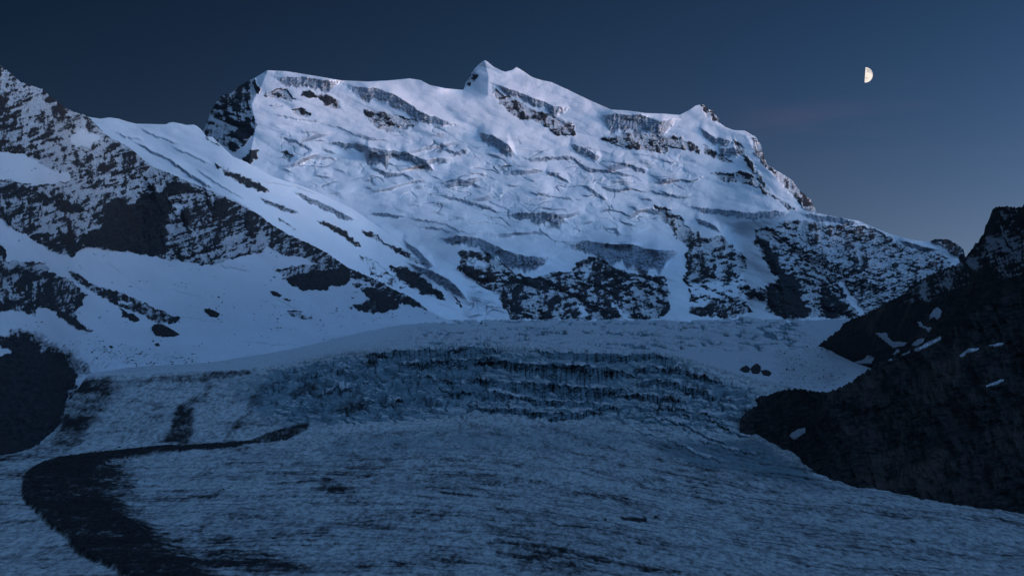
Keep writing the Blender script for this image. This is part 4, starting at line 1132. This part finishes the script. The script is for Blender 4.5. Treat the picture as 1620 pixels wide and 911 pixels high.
# rubble nobody could count
def rubble(name, region, count, size, Df, seed, label, fit=None):
    g = np.random.default_rng(seed)
    p = np.array(region, float)
    n = int(count * 6)
    X = g.uniform(p[:, 0].min(), p[:, 0].max(), n); Y = g.uniform(p[:, 1].min(), p[:, 1].max(), n)
    k = inpoly(p, X, Y) & (fbm(X / 18, Y / 9, 3, seed) + g.uniform(-.5, .5, n) > 0.0)
    X, Y = X[k][:count], Y[k][:count]
    n = len(X)
    if Df is None:
        j = np.clip(np.searchsorted(G['xs'], X), 0, len(G['xs']) - 1); i = np.clip(np.searchsorted(G['ys'], Y), 0, len(G['ys']) - 1)
        x, y, z = G['x'][i, j], G['y'][i, j], G['z'][i, j]
    else:
        x, y, z = unproject(X, Y, Df(X, Y))
    s = size * (0.45 + g.gamma(1.6, .45, n)) * y / F_PX
    base = np.array([(1, 0, 0), (-1, 0, 0), (0, 1, 0), (0, -1, 0), (0, 0, 1), (0, 0, -1), (.6, .6, .5), (-.6, .5, .55), (.5, -.6, .5), (-.5, -.6, .6)])
    tris = np.array([(0, 6, 4), (6, 2, 4), (2, 7, 4), (7, 1, 4), (1, 9, 4), (9, 3, 4), (3, 8, 4), (8, 0, 4), (0, 2, 6), (2, 1, 7), (1, 3, 9), (3, 0, 8), (2, 0, 5), (1, 2, 5), (3, 1, 5), (0, 3, 5)])
    ang = g.uniform(0, 6.28, n)
    jit = 1 + g.uniform(-.35, .35, (n, 10, 1))
    b = base[None] * jit
    ca, sa = np.cos(ang)[:, None], np.sin(ang)[:, None]
    bx = b[..., 0] * ca - b[..., 1] * sa; by = b[..., 0] * sa + b[..., 1] * ca
    V = np.stack([x[:, None] + bx * s[:, None] * g.uniform(.7, 1.3, (n, 1)), y[:, None] + by * s[:, None], z[:, None] + b[..., 2] * s[:, None] * .7 + .15 * s[:, None]], -1).reshape(-1, 3)
    T = (tris[None] + (np.arange(n) * 10)[:, None, None]).reshape(-1, 3).astype(np.int32)
    me = bpy.data.meshes.new(name)
    me.vertices.add(len(V)); me.vertices.foreach_set('co', V.astype(f32).ravel())
    me.loops.add(T.size); me.loops.foreach_set('vertex_index', T.ravel())
    me.polygons.add(len(T)); me.polygons.foreach_set('loop_start', np.arange(0, T.size, 3, dtype=np.int32)); me.polygons.foreach_set('loop_total', np.full(len(T), 3, np.int32))
    me.update(calc_edges=True)
    o = new_object(name, me, M_BOULDER, 'stuff')
    tag(o, label, 'rubble')
rubble('moraine_rubble', P(267,704, 123,722, 47,744, 34,775, 52,807, 99,849, 193,911, 300,911, 222,839, 160,790, 153,745, 222,722), 2600, .9, None, 21, 'dark stones heaped on the curved moraine of the foreground glacier')
rubble('snowfield_rubble', P(1222,556, 1300,545, 1345,590, 1312,616, 1232,612), 420, .55, None, 22, 'small dark stones strewn over the snowfield beside the right ridge')
rubble('scree_rubble', P(70,548, 130,535, 300,560, 380,578, 260,585, 130,592, 100,570), 520, .5, D_left, 23, 'small dark stones strewn over the snow above the left scree slope')
rubble('snow_bowl_rubble', P(300,480, 480,470, 640,500, 560,520, 440,545, 330,560), 160, .4, D_left, 25, 'scattered small stones on the gentle snow of the left bowl')

# the half moon
def moon():
    import bmesh
    dist = 120000.0
    cx, cy, cz = unproject(np.array([1368.6]), np.array([119.0]), np.array([dist]))
    R = 12.3 / F_PX * dist
    bm = bmesh.new()
    bmesh.ops.create_uvsphere(bm, u_segments=96, v_segments=64, radius=R)
    to_cam = (Vector(CAM) - Vector((cx[0], cy[0], cz[0]))).normalized()
    right = Vector((1, 0, 0)); right = (right - to_cam * right.dot(to_cam)).normalized()
    upv = to_cam.cross(right)
    sunv = (right * 0.985 + upv * 0.0 + to_cam * 0.003 + upv * -0.045).normalized()
    # keep the sunlit half of the ball, closed behind
    geom = bm.verts[:] + bm.edges[:] + bm.faces[:]
    bmesh.ops.bisect_plane(bm, geom=geom, plane_co=(0, 0, 0), plane_no=sunv, clear_inner=True)
    bmesh.ops.holes_fill(bm, edges=[e for e in bm.edges if e.is_boundary])
    me = bpy.data.meshes.new('moon'); bm.to_mesh(me); bm.free()
    for p in me.polygons: p.use_smooth = len(p.vertices) < 8
    m, t, b = nodes_of('moon_surface')
    k = NB(t)
    co = k.n('ShaderNodeTexCoord').outputs['Object']
    n = k.noise(co, 1.5 / R, 4, 0.55)
    n2 = k.noise(co, 6.0 / R, 4, 0.6)
    col = k.mix(k.ramp(n, 0.46, 0.62), (1.0, 0.91, 0.82), (0.58, 0.52, 0.52))
    col = k.mix(k.math('MULTIPLY', k.ramp(n2, 0.5, 0.75), 0.35), col, (0.7, 0.62, 0.58))
    b.inputs['Base Color'].default_value = (0, 0, 0, 1)
    k.L(col, b.inputs['Emission Color'])
    b.inputs['Emission Strength'].default_value = 0.95
    o = new_object('moon', me, m)
    o.location = (cx[0], cy[0], cz[0])
    tag(o, 'pale half moon shining in the dusk sky right of the peak', 'moon')
moon()
